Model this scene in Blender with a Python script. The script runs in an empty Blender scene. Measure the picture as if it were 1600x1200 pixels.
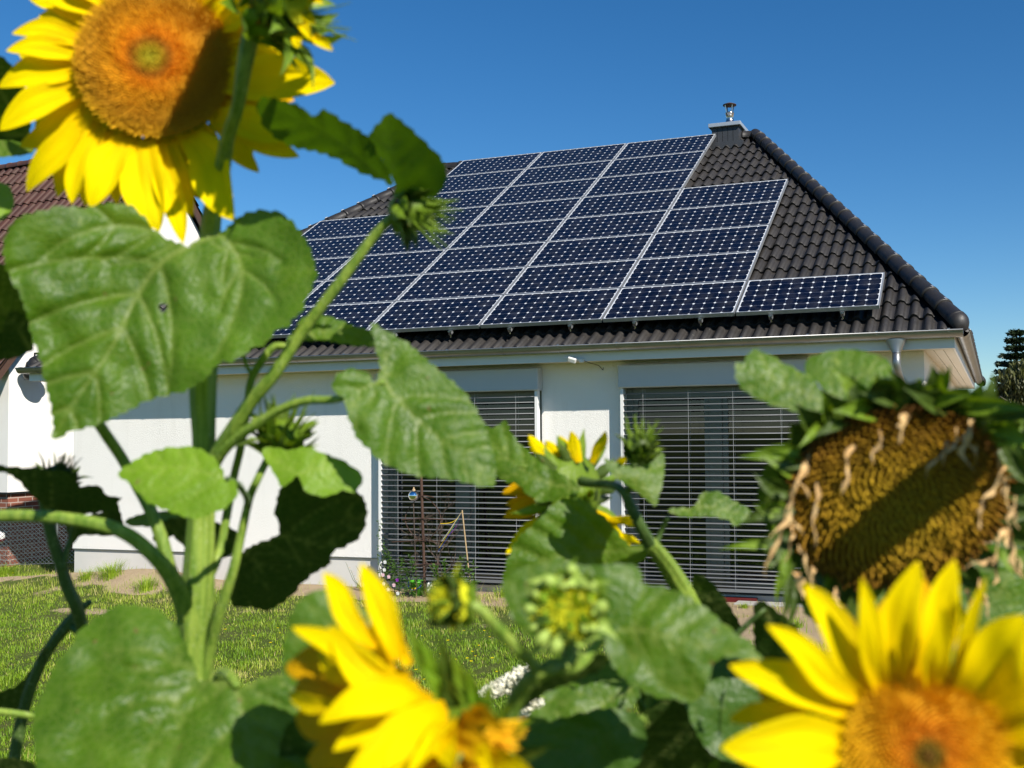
import bpy, bmesh, math, random
import numpy as np
from mathutils import Vector, Matrix, noise
from mathutils.geometry import delaunay_2d_cdt
sin, cos, pi, rad = math.sin, math.cos, math.pi, math.radians
random.seed(7); rng = np.random.default_rng(7)
S = bpy.context.scene
COL = S.collection

# ------------------------------------------------------------------ camera
F, CX, CY = 1604.03, 1019.39, 612.34          # focal length and principal point for a 1600 px wide frame
YAW, PIT, ROL = -0.320783, 0.0391796, -0.0120489
CAM = np.array([2.69549, -11.03229, 1.89068])
_f = np.array([sin(YAW)*cos(PIT), cos(YAW)*cos(PIT), sin(PIT)])
_r = np.array([cos(YAW), -sin(YAW), 0.]); _u = np.cross(_r, _f)
RX = cos(ROL)*_r + sin(ROL)*_u; UP = -sin(ROL)*_r + cos(ROL)*_u; FW = _f
cd = bpy.data.cameras.new('camera'); cam = bpy.data.objects.new('camera', cd); COL.objects.link(cam)
cd.sensor_width = 36; cd.sensor_fit = 'HORIZONTAL'; cd.lens = F/1600*36
cd.shift_x = -(CX-800)/1600; cd.shift_y = (CY-600)/1600
cd.clip_start = 0.05; cd.clip_end = 2000
cam.matrix_world = Matrix(((RX[0], UP[0], -FW[0], CAM[0]), (RX[1], UP[1], -FW[1], CAM[1]), (RX[2], UP[2], -FW[2], CAM[2]), (0, 0, 0, 1)))
cd.dof.use_dof = True; cd.dof.focus_distance = 11.8; cd.dof.aperture_fstop = 7.8
S.camera = cam

# ------------------------------------------------------------------ light
SUN_EL, SUN_AZ = rad(38.5), rad(123)            # azimuth measured from +Y towards +X
sd = np.array([sin(SUN_AZ)*cos(SUN_EL), cos(SUN_AZ)*cos(SUN_EL), sin(SUN_EL)])
w = bpy.data.worlds.new('World'); S.world = w; w.use_nodes = True
wn = w.node_tree; wn.nodes.clear()
sky = wn.nodes.new('ShaderNodeTexSky'); sky.sky_type = 'NISHITA'; sky.sun_disc = False
sky.sun_elevation = SUN_EL; sky.sun_rotation = SUN_AZ; sky.altitude = 200; sky.air_density = 1.0; sky.dust_density = 0.0; sky.ozone_density = 4.0
bg = wn.nodes.new('ShaderNodeBackground'); bg.inputs[1].default_value = 0.075
wo = wn.nodes.new('ShaderNodeOutputWorld')
hs = wn.nodes.new('ShaderNodeHueSaturation'); hs.inputs['Saturation'].default_value = 1.28; wn.links.new(sky.outputs[0], hs.inputs['Color'])
tn_ = wn.nodes.new('ShaderNodeMix'); tn_.data_type = 'RGBA'; tn_.blend_type = 'MULTIPLY'; tn_.inputs[0].default_value = 1; tn_.inputs[7].default_value = (.90, 1.01, 1.06, 1)
wn.links.new(hs.outputs[0], tn_.inputs[6]); wn.links.new(tn_.outputs[2], bg.inputs[0]); wn.links.new(bg.outputs[0], wo.inputs[0])
ld = bpy.data.lights.new('sun', 'SUN'); ld.energy = 5.0; ld.angle = rad(0.53); ld.color = (1.0, 0.94, 0.84)
sun = bpy.data.objects.new('sun', ld); COL.objects.link(sun)
sun.rotation_euler = Vector(sd).to_track_quat('Z', 'Y').to_euler()
S.view_settings.view_transform = 'Standard'; S.view_settings.look = 'None'
S.view_settings.exposure = 0.50; S.view_settings.gamma = 1.0
S.render.engine = 'CYCLES'
cy = S.cycles
cy.max_bounces = 7; cy.diffuse_bounces = 3; cy.glossy_bounces = 3; cy.transmission_bounces = 6; cy.transparent_max_bounces = 8
cy.caustics_reflective = False; cy.caustics_refractive = False
cy.use_denoising = True; cy.sample_clamp_indirect = 4.0

# ------------------------------------------------------------------ helpers
def W(px, py, d):
    """world point seen at photo pixel px,py, d metres in front of the camera"""
    return CAM + d*(FW + (px-CX)/F*RX - (py-CY)/F*UP)
def tag(o, label=None, cat=None, group=None, kind=None):
    if label: o['label'] = label
    if cat: o['category'] = cat
    if group: o['group'] = group
    if kind: o['kind'] = kind
    return o
def empty(name, loc, label=None, cat=None, group=None, rot=None):
    o = bpy.data.objects.new(name, None); COL.objects.link(o); o.location = Vector(loc); o.empty_display_size = .2
    if rot is not None: o.rotation_euler = rot
    return tag(o, label, cat, group)
def pmat(o):
    if o is None: return Matrix()
    return pmat(o.parent) @ (o.matrix_parent_inverse if o.parent else Matrix()) @ o.matrix_basis
def link(o, parent=None, local=False):
    COL.objects.link(o)
    if parent is not None:
        o.parent = parent
        if not local: o.matrix_parent_inverse = pmat(parent).inverted()
    return o
class MB:
    def __init__(s): s.v = []; s.f = []; s.a = {}
    def n(s): return len(s.v)
    def add(s, vs, fs, **at):
        b = len(s.v); s.v += [tuple(map(float, p)) for p in vs]; s.f += [tuple(i+b for i in f) for f in fs]
        for k, val in at.items():
            L = s.a.setdefault(k, [])
            L += [0.0]*(b-len(L)); L += [float(x) for x in (val if hasattr(val, '__len__') else [val]*len(vs))]
    def box(s, a, b, M=None):
        x0, y0, z0 = a; x1, y1, z1 = b
        vs = [(x0,y0,z0),(x1,y0,z0),(x1,y1,z0),(x0,y1,z0),(x0,y0,z1),(x1,y0,z1),(x1,y1,z1),(x0,y1,z1)]
        if M is not None: vs = [M @ Vector(v) for v in vs]
        s.add(vs, [(0,3,2,1),(4,5,6,7),(0,1,5,4),(1,2,6,5),(2,3,7,6),(3,0,4,7)])
    def quad(s, *p): s.add(p, [tuple(range(len(p)))])
    def grid(s, P, **at):
        """P: array n x m x 3"""
        n, m = P.shape[:2]
        fs = [(i*m+j, i*m+j+1, (i+1)*m+j+1, (i+1)*m+j) for i in range(n-1) for j in range(m-1)]
        s.add(P.reshape(-1, 3), fs, **{k: np.asarray(v).reshape(-1) for k, v in at.items()})
    def tube(s, pts, rs, n=10, cap=True, ridge=0.0, nr=5, att=None):
        pts = [np.array(p, float) for p in pts]
        if not hasattr(rs, '__len__'): rs = [rs]*len(pts)
        T = [pts[min(i+1, len(pts)-1)]-pts[max(i-1, 0)] for i in range(len(pts))]
        T = [t/(np.linalg.norm(t)+1e-12) for t in T]
        u = np.cross(T[0], [0.31, 0.22, 0.92]); u /= np.linalg.norm(u)
        vs = []
        for i, p in enumerate(pts):
            u = u - T[i]*np.dot(u, T[i]); u /= np.linalg.norm(u); v = np.cross(T[i], u)
            for k in range(n):
                a = 2*pi*k/n; r = rs[i]*(1+ridge*cos(nr*a))
                vs.append(p + r*(cos(a)*u + sin(a)*v))
        m = len(pts)
        fs = [(i*n+k, i*n+(k+1) % n, (i+1)*n+(k+1) % n, (i+1)*n+k) for i in range(m-1) for k in range(n)]
        if cap: fs += [tuple(range(n))[::-1], tuple((m-1)*n+k for k in range(n))]
        s.add(vs, fs, **(att or {}))
    def lathe(s, prof, C, axis=(0,0,1), n=20):
        a = np.array(axis, float); a /= np.linalg.norm(a)
        u = np.cross(a, [0.3, 0.9, 0.1] if abs(a[1]) < .8 else [1, 0, 0]); u /= np.linalg.norm(u); v = np.cross(a, u); C = np.array(C, float)
        vs = [C + a*h + r*(cos(2*pi*k/n)*u + sin(2*pi*k/n)*v) for r, h in prof for k in range(n)]
        m = len(prof)
        s.add(vs, [(i*n+k, i*n+(k+1) % n, (i+1)*n+(k+1) % n, (i+1)*n+k) for i in range(m-1) for k in range(n)])
    def build(s, name, mat, parent=None, smooth=False, local=False):
        me = bpy.data.meshes.new(name); me.from_pydata(s.v, [], s.f)
        for k, L in s.a.items():
            L += [0.0]*(len(s.v)-len(L))
            at = me.attributes.new(k, 'FLOAT', 'POINT'); at.data.foreach_set('value', L)
        if smooth: me.polygons.foreach_set('use_smooth', [True]*len(me.polygons))
        me.materials.append(mat); me.update()
        return link(bpy.data.objects.new(name, me), parent, local)
def bevel(o, w, seg=2):
    m = o.modifiers.new('b', 'BEVEL'); m.width = w; m.segments = seg; m.limit_method = 'ANGLE'; return o

class Nt:
    """tiny node-tree helper"""
    def __init__(s, name):
        s.m = bpy.data.materials.new(name); s.m.use_nodes = True; s.t = s.m.node_tree; s.t.nodes.clear()
        s.out = s.t.nodes.new('ShaderNodeOutputMaterial')
    def node(s, typ, **kw):
        n = s.t.nodes.new(typ)
        for k, v in kw.items(): setattr(n, k, v)
        return n
    def put(s, sock, v):
        if isinstance(v, bpy.types.NodeSocket): s.t.links.new(v, sock)
        elif v is not None:
            if hasattr(v, '__len__') and len(v) == 3 and sock.type == 'RGBA': v = (*v, 1)
            sock.default_value = v
    def math(s, op, a, b=None, c=None, clamp=False):
        n = s.node('ShaderNodeMath', operation=op); n.use_clamp = clamp
        s.put(n.inputs[0], a)
        if b is not None: s.put(n.inputs[1], b)
        if c is not None: s.put(n.inputs[2], c)
        return n.outputs[0]
    def mix(s, f, a, b, blend='MIX'):
        n = s.node('ShaderNodeMix', data_type='RGBA', blend_type=blend)
        s.put(n.inputs[0], f); s.put(n.inputs[6], a); s.put(n.inputs[7], b); return n.outputs[2]
    def attr(s, name): return s.node('ShaderNodeAttribute', attribute_name=name).outputs['Fac']
    def coord(s, which='Object', scale=None):
        o = s.node('ShaderNodeTexCoord').outputs[which]
        if scale is not None:
            m = s.node('ShaderNodeMapping'); s.put(m.inputs[0], o); m.inputs[3].default_value = scale; o = m.outputs[0]
        return o
    def noise(s, scale, detail=4, rough=.55, vec=None, out='Fac'):
        n = s.node('ShaderNodeTexNoise'); n.inputs['Scale'].default_value = scale; n.inputs['Detail'].default_value = detail
        n.inputs['Roughness'].default_value = rough
        s.put(n.inputs['Vector'], vec if vec is not None else s.coord()); return n.outputs[out]
    def ramp(s, f, stops):
        n = s.node('ShaderNodeValToRGB'); e = n.color_ramp.elements
        while len(e) < len(stops): e.new(.5)
        for i, (p, c) in enumerate(stops):
            e[i].position = p; e[i].color = (*c, 1) if hasattr(c, '__len__') else (c, c, c, 1)
        s.put(n.inputs[0], f); return n.outputs[0]
    def bump(s, h, strength=.3, dist=.01, n=None):
        b = s.node('ShaderNodeBump'); b.inputs['Strength'].default_value = strength; b.inputs['Distance'].default_value = dist
        s.put(b.inputs['Height'], h)
        if n is not None: s.put(b.inputs['Normal'], n)
        return b.outputs[0]
    def pbsdf(s, color, rough=.6, metal=0, spec=.5, normal=None, **kw):
        p = s.node('ShaderNodeBsdfPrincipled')
        s.put(p.inputs['Base Color'], color); s.put(p.inputs['Roughness'], rough); s.put(p.inputs['Metallic'], metal)
        s.put(p.inputs['Specular IOR Level'], spec)
        if normal is not None: s.put(p.inputs['Normal'], normal)
        for k, v in kw.items(): s.put(p.inputs[k.replace('_', ' ')], v)
        return p.outputs[0]
    def done(s, shader): s.t.links.new(shader, s.out.inputs[0]); return s.m
def simple(name, c1, c2=None, scale=20, rough=.6, metal=0, spec=.5, bump=0, bscale=None, bdist=.004, **kw):
    n = Nt(name); c2 = c2 or tuple(x*.8 for x in c1)
    col = n.mix(n.noise(scale, 5), c2, c1)
    nm = n.bump(n.noise(bscale or scale*4, 3), bump, bdist) if bump else None
    return n.done(n.pbsdf(col, rough, metal, spec, nm, **kw))

# ------------------------------------------------------------------ materials
M = {}
def m_stucco():
    n = Nt('stucco'); f = n.noise(1.2, 5, .6)
    col = n.mix(f, (.81, .785, .74), (.87, .85, .81))
    st = n.noise(9, 3, .5, n.coord('Object', (1, 1, .12)))
    col = n.mix(n.ramp(st, [(.55, 0), (.85, .25)]), col, (.62, .60, .56))
    h = n.noise(95, 3, .7)
    return n.done(n.pbsdf(col, .9, 0, .2, n.bump(h, .55, .012)))
M['stucco'] = m_stucco()
M['plinth'] = simple('plinth paint', (.66, .65, .62), (.55, .53, .49), 3, .85, bump=.25, bscale=60)
def m_tile(name, ca, cb, moss=(.06, .055, .04)):
    n = Nt(name)
    v = n.node('ShaderNodeTexVoronoi'); v.inputs['Scale'].default_value = 3.1; n.put(v.inputs['Vector'], n.coord())
    col = n.mix(n.math('MULTIPLY', v.outputs['Distance'], 1.2, clamp=True), ca, cb)
    col = n.mix(n.ramp(n.noise(2.3, 6, .65), [(.50, 0), (.75, .75)]), col, moss)
    col = n.mix(n.ramp(n.noise(1.1, 6, .7, n.coord('Object', (3, .5, .5))), [(.50, 0), (.72, .5)]), col, tuple(x*.55 for x in cb))
    col = n.mix(n.ramp(n.noise(45, 2, .5), [(.70, 0), (.76, .6)]), col, (.13, .125, .10))
    r = n.ramp(n.noise(30, 4), [(.3, .42), (.7, .62)])
    return n.done(n.pbsdf(col, r, 0, .45, n.bump(n.noise(140, 3), .2, .003)))
M['tile'] = m_tile('dark brown concrete tile', (.028, .0245, .0225), (.019, .017, .016), (.036, .031, .025))
M['cap'] = m_tile('ridge tile', (.022, .019, .018), (.016, .0145, .014), (.028, .025, .022))
M['redtile'] = m_tile('red brown clay tile', (.090, .036, .023), (.060, .026, .018), (.10, .06, .04))
M['zinc'] = simple('weathered zinc', (.36, .37, .37), (.24, .24, .235), 6, .38, .85, bump=.06, bscale=30)
M['alu'] = simple('aluminium', (.62, .63, .64), (.55, .56, .57), 12, .38, .75)
M['slat'] = simple('grey slat paint', (.20, .21, .225), (.17, .18, .19), 8, .42, .25)
M['boxgrey'] = simple('light grey metal box', (.52, .54, .56), (.48, .50, .52), 4, .5)
M['white'] = simple('white paint', (.80, .80, .79), (.72, .71, .69), 5, .5)
M['soffit'] = simple('cream soffit boards', (.72, .66, .55), (.64, .57, .46), 7, .6)
M['frame'] = simple('window frame paint', (.25, .26, .23), (.22, .23, .20), 5, .45)
M['dark'] = simple('dark room', (.022, .020, .020), (.012, .011, .011), 3, .9)
M['slate'] = simple('slate shingle', (.045, .048, .055), (.03, .032, .036), 12, .5, bump=.3)
M['steel'] = simple('stainless steel', (.62, .60, .57), (.45, .43, .40), 9, .25, 1)
M['leadcap'] = simple('painted sheet cap', (.40, .45, .50), (.34, .38, .43), 5, .4, .3)
M['rust'] = simple('rusty iron', (.10, .05, .032), (.05, .028, .02), 25, .8, .2, bump=.4)
M['wood'] = simple('bamboo cane', (.42, .30, .16), (.30, .21, .11), 30, .6)
M['twig'] = simple('bare twigs', (.085, .06, .045), (.05, .035, .026), 30, .85)
M['green_plastic'] = simple('green plastic', (.10, .42, .03), (.08, .36, .02), 5, .35)
M['yellow_plastic'] = simple('yellow plastic', (.75, .50, .02), (.7, .45, .02), 5, .35)
M['blue_plastic'] = simple('blue plastic', (.015, .06, .35), (.015, .05, .30), 5, .35)
M['red_plastic'] = simple('red plastic', (.14, .012, .012), (.10, .01, .01), 5, .4)
M['white_plastic'] = simple('white plastic', (.75, .75, .73), (.68, .67, .64), 5, .35)
M['black_metal'] = simple('black metal', (.02, .02, .022), (.015, .015, .016), 9, .4, .3)
M['purple'] = simple('purple ribbon', (.22, .03, .30), (.18, .02, .25), 5, .5)
M['concrete'] = simple('concrete slab', (.42, .40, .37), (.33, .31, .28), 8, .9, bump=.3)
def m_glass():
    n = Nt('window glass'); fr = n.node('ShaderNodeFresnel'); fr.inputs[0].default_value = 1.55
    tr = n.node('ShaderNodeBsdfTransparent'); tr.inputs[0].default_value = (.80, .84, .83, 1)
    gl = n.node('ShaderNodeBsdfGlossy'); gl.inputs['Roughness'].default_value = .01; gl.inputs[0].default_value = (.9, .95, 1, 1)
    mx = n.node('ShaderNodeMixShader'); n.put(mx.inputs[0], n.math('MULTIPLY', fr.outputs[0], 1.5, clamp=True))
    n.t.links.new(tr.outputs[0], mx.inputs[1]); n.t.links.new(gl.outputs[0], mx.inputs[2]); return n.done(mx.outputs[0])
M['glass'] = m_glass()
def m_mirror():
    n = Nt('mirror ball'); return n.done(n.pbsdf((.85, .87, .9), .03, 1))
M['mirror'] = m_mirror()
def m_cells():
    n = Nt('solar cells')
    sx = n.node('ShaderNodeSeparateXYZ'); n.put(sx.inputs[0], n.coord())
    P, mx, my = .1265, .0205, .0180
    fx = n.math('SUBTRACT', n.math('FRACT', n.math('DIVIDE', n.math('SUBTRACT', sx.outputs[0], mx), P)), .5)
    fy = n.math('SUBTRACT', n.math('FRACT', n.math('DIVIDE', n.math('SUBTRACT', sx.outputs[1], my), P)), .5)
    ax, ay = n.math('ABSOLUTE', fx), n.math('ABSOLUTE', fy)
    line = n.math('MAXIMUM', n.math('GREATER_THAN', ax, .494), n.math('GREATER_THAN', ay, .492))
    dia = n.math('GREATER_THAN', n.math('ADD', ax, ay), .855)
    inx = n.math('MULTIPLY', n.math('GREATER_THAN', sx.outputs[0], mx), n.math('LESS_THAN', sx.outputs[0], mx+12*P))
    iny = n.math('MULTIPLY', n.math('GREATER_THAN', sx.outputs[1], my), n.math('LESS_THAN', sx.outputs[1], my+6*P))
    cell = n.math('MULTIPLY', n.math('MULTIPLY', inx, iny), n.math('SUBTRACT', 1.0, n.math('MAXIMUM', line, dia)))
    oi = n.node('ShaderNodeObjectInfo').outputs['Random']
    idx = n.node('ShaderNodeCombineXYZ')
    n.put(idx.inputs[0], n.math('FLOOR', n.math('DIVIDE', n.math('SUBTRACT', sx.outputs[0], mx), P)))
    n.put(idx.inputs[1], n.math('FLOOR', n.math('DIVIDE', n.math('SUBTRACT', sx.outputs[1], my), P))); n.put(idx.inputs[2], n.math('MULTIPLY', oi, 60))
    wn_ = n.node('ShaderNodeTexWhiteNoise'); n.put(wn_.inputs['Vector'], idx.outputs[0])
    blue = n.mix(wn_.outputs['Value'], (.0014, .0022, .0075), (.0026, .0040, .0135))
    dust = n.mix(n.ramp(n.noise(6, 5, .6), [(.45, 0), (.9, .10)]), blue, (.35, .33, .3))
    onl = n.math('MULTIPLY', n.math('MULTIPLY', inx, iny), n.math('MULTIPLY', line, n.math('SUBTRACT', 1.0, dia)))
    col = n.mix(cell, (.62, .64, .66), dust); col = n.mix(onl, col, (.17, .19, .26))
    return n.done(n.pbsdf(col, .12, 0, .28, None))
M['cells'] = m_cells()
def m_brick():
    n = Nt('red brick'); sx = n.node('ShaderNodeSeparateXYZ'); n.put(sx.inputs[0], n.coord())
    c = n.node('ShaderNodeCombineXYZ'); n.put(c.inputs[0], n.math('ADD', sx.outputs[0], sx.outputs[1])); n.put(c.inputs[1], sx.outputs[2])
    b = n.node('ShaderNodeTexBrick'); n.put(b.inputs['Vector'], c.outputs[0]); b.inputs['Scale'].default_value = 1
    b.inputs['Color1'].default_value = (.24, .085, .055, 1); b.inputs['Color2'].default_value = (.17, .06, .042, 1); b.inputs['Mortar'].default_value = (.38, .31, .27, 1)
    b.inputs['Mortar Size'].default_value = .008; b.inputs['Brick Width'].default_value = .25; b.inputs['Row Height'].default_value = .078
    return n.done(n.pbsdf(b.outputs[0], .85, 0, .2))
M['brick'] = m_brick()
def m_leaf(name, dark, light, vein, trans, rough=.46, tmix=.34, spec=.32, vmix=.5):
    n = Nt(name); c = n.coord()
    f = n.noise(28, 5, .6, c); g = n.noise(9, 3, .5, c)
    col = n.mix(n.ramp(f, [(.3, 0), (.72, 1)]), dark, light)
    col = n.mix(n.ramp(g, [(.5, 0), (.8, .35)]), col, tuple(min(1, x*1.35+.015) for x in light))
    blot = n.noise(60, 3, .5, c)
    col = n.mix(n.ramp(blot, [(.70, 0), (.80, .45)]), col, tuple(x*1.2 for x in vein))
    va = n.attr('vein')
    col = n.mix(n.math('MULTIPLY', va, vmix, clamp=True), col, vein)
    net = n.node('ShaderNodeTexVoronoi', feature='DISTANCE_TO_EDGE'); net.inputs['Scale'].default_value = 130; n.put(net.inputs['Vector'], c)
    nh = n.math('MINIMUM', net.outputs['Distance'], .25)
    col = n.mix(n.ramp(net.outputs['Distance'], [(0, .20), (.10, 0)]), col, tuple(x*.75 for x in vein))
    col = n.mix(n.ramp(n.noise(7, 6, .7, c), [(.56, 0), (.74, .15)]), col, (light[0]*1.9+.02, light[1]*1.35, light[2]*1.2))
    col = n.mix(n.ramp(n.noise(75, 2, .5, c), [(.735, 0), (.76, .8)]), col, (.14, .09, .03))
    nm = n.bump(nh, .7, .0018, n.bump(n.noise(45, 3, .5, c), .5, .004))
    p = n.pbsdf(col, n.ramp(n.noise(20, 3, .5, c), [(.3, rough-.08), (.7, rough+.12)]), 0, spec, nm)
    tr = n.node('ShaderNodeBsdfTranslucent'); n.put(tr.inputs[0], n.mix(va, trans, tuple(x*.6 for x in trans)))
    mx = n.node('ShaderNodeMixShader'); mx.inputs[0].default_value = tmix
    n.t.links.new(p, mx.inputs[1]); n.t.links.new(tr.outputs[0], mx.inputs[2])
    return n.done(mx.outputs[0])
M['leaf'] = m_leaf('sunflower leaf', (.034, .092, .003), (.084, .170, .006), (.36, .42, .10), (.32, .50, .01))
M['leaf_dark'] = m_leaf('shaded sunflower leaf', (.022, .052, .007), (.038, .080, .012), (.34, .38, .12), (.08, .17, .004), tmix=.20, vmix=.9)  # darker copy of the leaf green, shade put into the colour
M['leaf_back'] = m_leaf('sunlit leaf from below', (.03, .08, .006), (.055, .12, .012), (.16, .22, .05), (.20, .40, .004), tmix=.22)  # copy of the leaf green with the backlit tone put into its colours
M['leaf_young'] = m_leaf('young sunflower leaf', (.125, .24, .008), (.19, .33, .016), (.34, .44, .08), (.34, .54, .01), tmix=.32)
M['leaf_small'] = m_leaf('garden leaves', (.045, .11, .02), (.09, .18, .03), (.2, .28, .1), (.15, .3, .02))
def m_stem(name, a, b, tmix=.12):
    n = Nt(name); col = n.mix(n.ramp(n.noise(160, 4, .7, n.coord('Object', (1, 1, .05))), [(.35, 0), (.65, 1)]), a, b)
    col = n.mix(n.ramp(n.noise(220, 2), [(.6, 0), (.7, .35)]), col, (.45, .52, .25))
    p = n.pbsdf(col, .55, 0, .4, n.bump(n.noise(260, 2), .4, .0015))
    tr = n.node('ShaderNodeBsdfTranslucent'); tr.inputs[0].default_value = (.35, .5, .05, 1)
    mx = n.node('ShaderNodeMixShader'); mx.inputs[0].default_value = tmix
    n.t.links.new(p, mx.inputs[1]); n.t.links.new(tr.outputs[0], mx.inputs[2]); return n.done(mx.outputs[0])
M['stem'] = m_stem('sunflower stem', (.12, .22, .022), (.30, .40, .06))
M['stem_dark'] = m_stem('dark sunflower stem', (.05, .095, .02), (.08, .14, .028), .05)  # stem green darkened, shade put into the colour
def m_petal(name, a, b, base, trans, tmix=.27):
    n = Nt(name); s_ = n.attr('along')
    st = n.node('ShaderNodeTexWave', wave_type='BANDS'); st.inputs['Scale'].default_value = 1
    cc = n.node('ShaderNodeCombineXYZ'); n.put(cc.inputs[0], n.math('MULTIPLY', n.attr('across'), 5.0)); n.put(st.inputs['Vector'], cc.outputs[0])
    f = n.noise(40, 3)
    c3 = n.node('ShaderNodeCombineXYZ'); n.put(c3.inputs[0], n.math('MULTIPLY', n.attr('across'), 7.0)); n.put(c3.inputs[1], n.math('MULTIPLY', s_, .9)); n.put(c3.inputs[2], n.math('MULTIPLY', n.node('ShaderNodeObjectInfo').outputs['Random'], 40))
    sk = n.noise(1.6, 4, .65, c3.outputs[0])
    col = n.mix(f, a, b)
    col = n.mix(n.ramp(sk, [(.50, 0), (.70, .42)]), col, tuple(x*y for x, y in zip(a, (.98, .84, .8))))
    col = n.mix(n.math('MULTIPLY', n.math('POWER', n.math('SUBTRACT', 1.0, s_, clamp=True), 3.0), .75), col, base)
    nm = n.bump(n.math('ADD', sk, n.math('MULTIPLY', st.outputs['Fac'], .5)), .5, .0018)
    p = n.pbsdf(col, .65, 0, .06, nm)
    tr = n.node('ShaderNodeBsdfTranslucent'); n.put(tr.inputs[0], trans)
    mx = n.node('ShaderNodeMixShader'); mx.inputs[0].default_value = tmix
    n.t.links.new(p, mx.inputs[1]); n.t.links.new(tr.outputs[0], mx.inputs[2]); return n.done(mx.outputs[0])
M['petal'] = m_petal('sunflower petal', (1.0, .75, .0), (1.0, .83, .0), (.98, .52, .0), (1.0, .74, .0))
M['petal_old'] = m_petal('orange petal', (.80, .42, .003), (.86, .50, .004), (.6, .24, .002), (.85, .42, .0))  # orange copy of the petal yellow, standing for petals in shade
M['dry'] = simple('dried petal', (.78, .58, .28), (.42, .20, .05), 70, .8, bump=.5, bscale=200)
M['bract'] = m_leaf('green bract', (.10, .18, .008), (.19, .29, .018), (.26, .36, .07), (.30, .46, .01), tmix=.25)
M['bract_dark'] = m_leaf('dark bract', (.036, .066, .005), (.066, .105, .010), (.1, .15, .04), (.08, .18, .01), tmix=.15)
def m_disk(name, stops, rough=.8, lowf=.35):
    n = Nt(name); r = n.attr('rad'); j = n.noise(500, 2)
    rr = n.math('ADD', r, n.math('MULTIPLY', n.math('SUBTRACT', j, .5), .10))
    col = n.ramp(rr, stops); col = n.mix(n.math('MULTIPLY', n.attr('low'), lowf), col, (.07, .03, .005))  # floret bases darkened in the colour, as shade between them
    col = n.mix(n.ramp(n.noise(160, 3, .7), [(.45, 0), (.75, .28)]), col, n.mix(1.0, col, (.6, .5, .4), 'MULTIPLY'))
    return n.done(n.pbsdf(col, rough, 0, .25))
M['disk'] = m_disk('flower disk', [(0, (.50, .46, .02)), (.12, (.62, .46, .015)), (.24, (.60, .22, .01)), (.32, (1.0, .36, .005)), (.50, (.95, .44, .010)), (.80, (.68, .33, .012)), (1, (.80, .44, .01))])
M['disk2'] = m_disk('young flower disk', [(0, (.16, .06, .008)), (.13, (.26, .18, .01)), (.26, (.90, .32, .005)), (.6, (.95, .48, .006)), (1, (.96, .58, .006))])
M['seeds'] = m_disk('ripe seed head', [(0, (.66, .46, .02)), (.5, (.60, .37, .016)), (.85, (.42, .22, .01)), (1, (.2, .08, .008))], lowf=.9)
M['budyellow'] = simple('bud florets', (.80, .74, .01), (.55, .60, .02), 90, .6)
M['whiteflower'] = simple('white blossom', (.82, .80, .70), (.70, .68, .50), 60, .7)
M['pink'] = simple('pale pink blossom', (.75, .5, .55), (.7, .45, .5), 60, .7)

# ------------------------------------------------------------------ terrain
def sandf(x, y):
    s = 0.0
    if y > -2.2 and x > -9.6:
        edge = -0.75 + .30*noise.noise(Vector((x*.9, 0, 3))) + (-1.35*max(0, min(1, (x+1.4)/1.2)))
        s = max(s, min(1, (y-edge)/.25+.5))
    s = max(s, 1.35-math.hypot((x+7.5)/1.1, (y+.65)/.58))
    s = max(s, 1.25-math.hypot((x+10.1)/.6, (y+.7)/.35))
    s = max(s, min(1, (y-5)/2) if x < -10 and y < 12 and y > 3.5 else 0)
    s += .35*noise.noise(Vector((x*2.3, y*2.3, 0)))+(.75*noise.noise(Vector((x*1.1, y*1.6, 7))) if -2.6 < y < .3 else 0)
    return max(0, min(1, s))
def hgt(x, y):
    z = .02*noise.noise(Vector((x*.5, y*.5, 1))) + .012*noise.noise(Vector((x*2, y*2, 4)))
    z += .20*math.exp(-((x+7.6)/1.0)**2-((y+.5)/.42)**2) + .10*math.exp(-((x+9.0)/.8)**2-((y+.6)/.3)**2)
    z += .12*math.exp(-((x+10.6)/.7)**2-((y+1.0)/.5)**2)
    if x < -9.9: z -= .22*math.exp(-((y-1.2)/1.3)**2)*min(1, (-9.9-x)/.4)
    if -9.9 < x < 2.2 and y > .1: z = min(z, -.05)
    return z
def axis(lo, hi, step, far):
    a = list(np.arange(lo, hi+1e-6, step)); d = step
    b = hi
    while b < far: d *= 1.35; b += d; a.append(b)
    d = step; b = lo
    while b > -far: d *= 1.35; b -= d; a.insert(0, b)
    return a
xs, ys = axis(-13, 5, .10, 900), axis(-9, 3, .09, 900)
P_ = np.array([[(x, y, hgt(x, y)) for x in xs] for y in ys])
sa = np.array([[sandf(x, y) for x in xs] for y in ys])
g = MB(); g.grid(P_, sand=sa)
def m_ground():
    n = Nt('ground'); sa_ = n.attr('sand'); c = n.coord()
    gr = n.mix(n.noise(14, 6, .7, c), (.05, .085, .012), (.11, .14, .03))
    gr = n.mix(n.ramp(n.noise(.9, 4, .6, c), [(.45, 0), (.75, .5)]), gr, (.14, .12, .05))
    sd_ = n.mix(n.noise(30, 6, .75, c), (.33, .235, .14), (.52, .41, .27))
    sd_ = n.mix(n.ramp(n.noise(5, 4, .6, c), [(.5, 0), (.75, .4)]), sd_, (.24, .17, .10))
    f = n.ramp(n.math('ADD', sa_, n.math('MULTIPLY', n.math('SUBTRACT', n.noise(9, 5, .7, c), .5), .7)), [(.42, 0), (.58, 1)])
    return n.done(n.pbsdf(n.mix(f, gr, sd_), .95, 0, .1, n.bump(n.noise(45, 6, .8, c), .8, .03)))
tag(g.build('ground', m_ground(), None, True), kind='structure')

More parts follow.
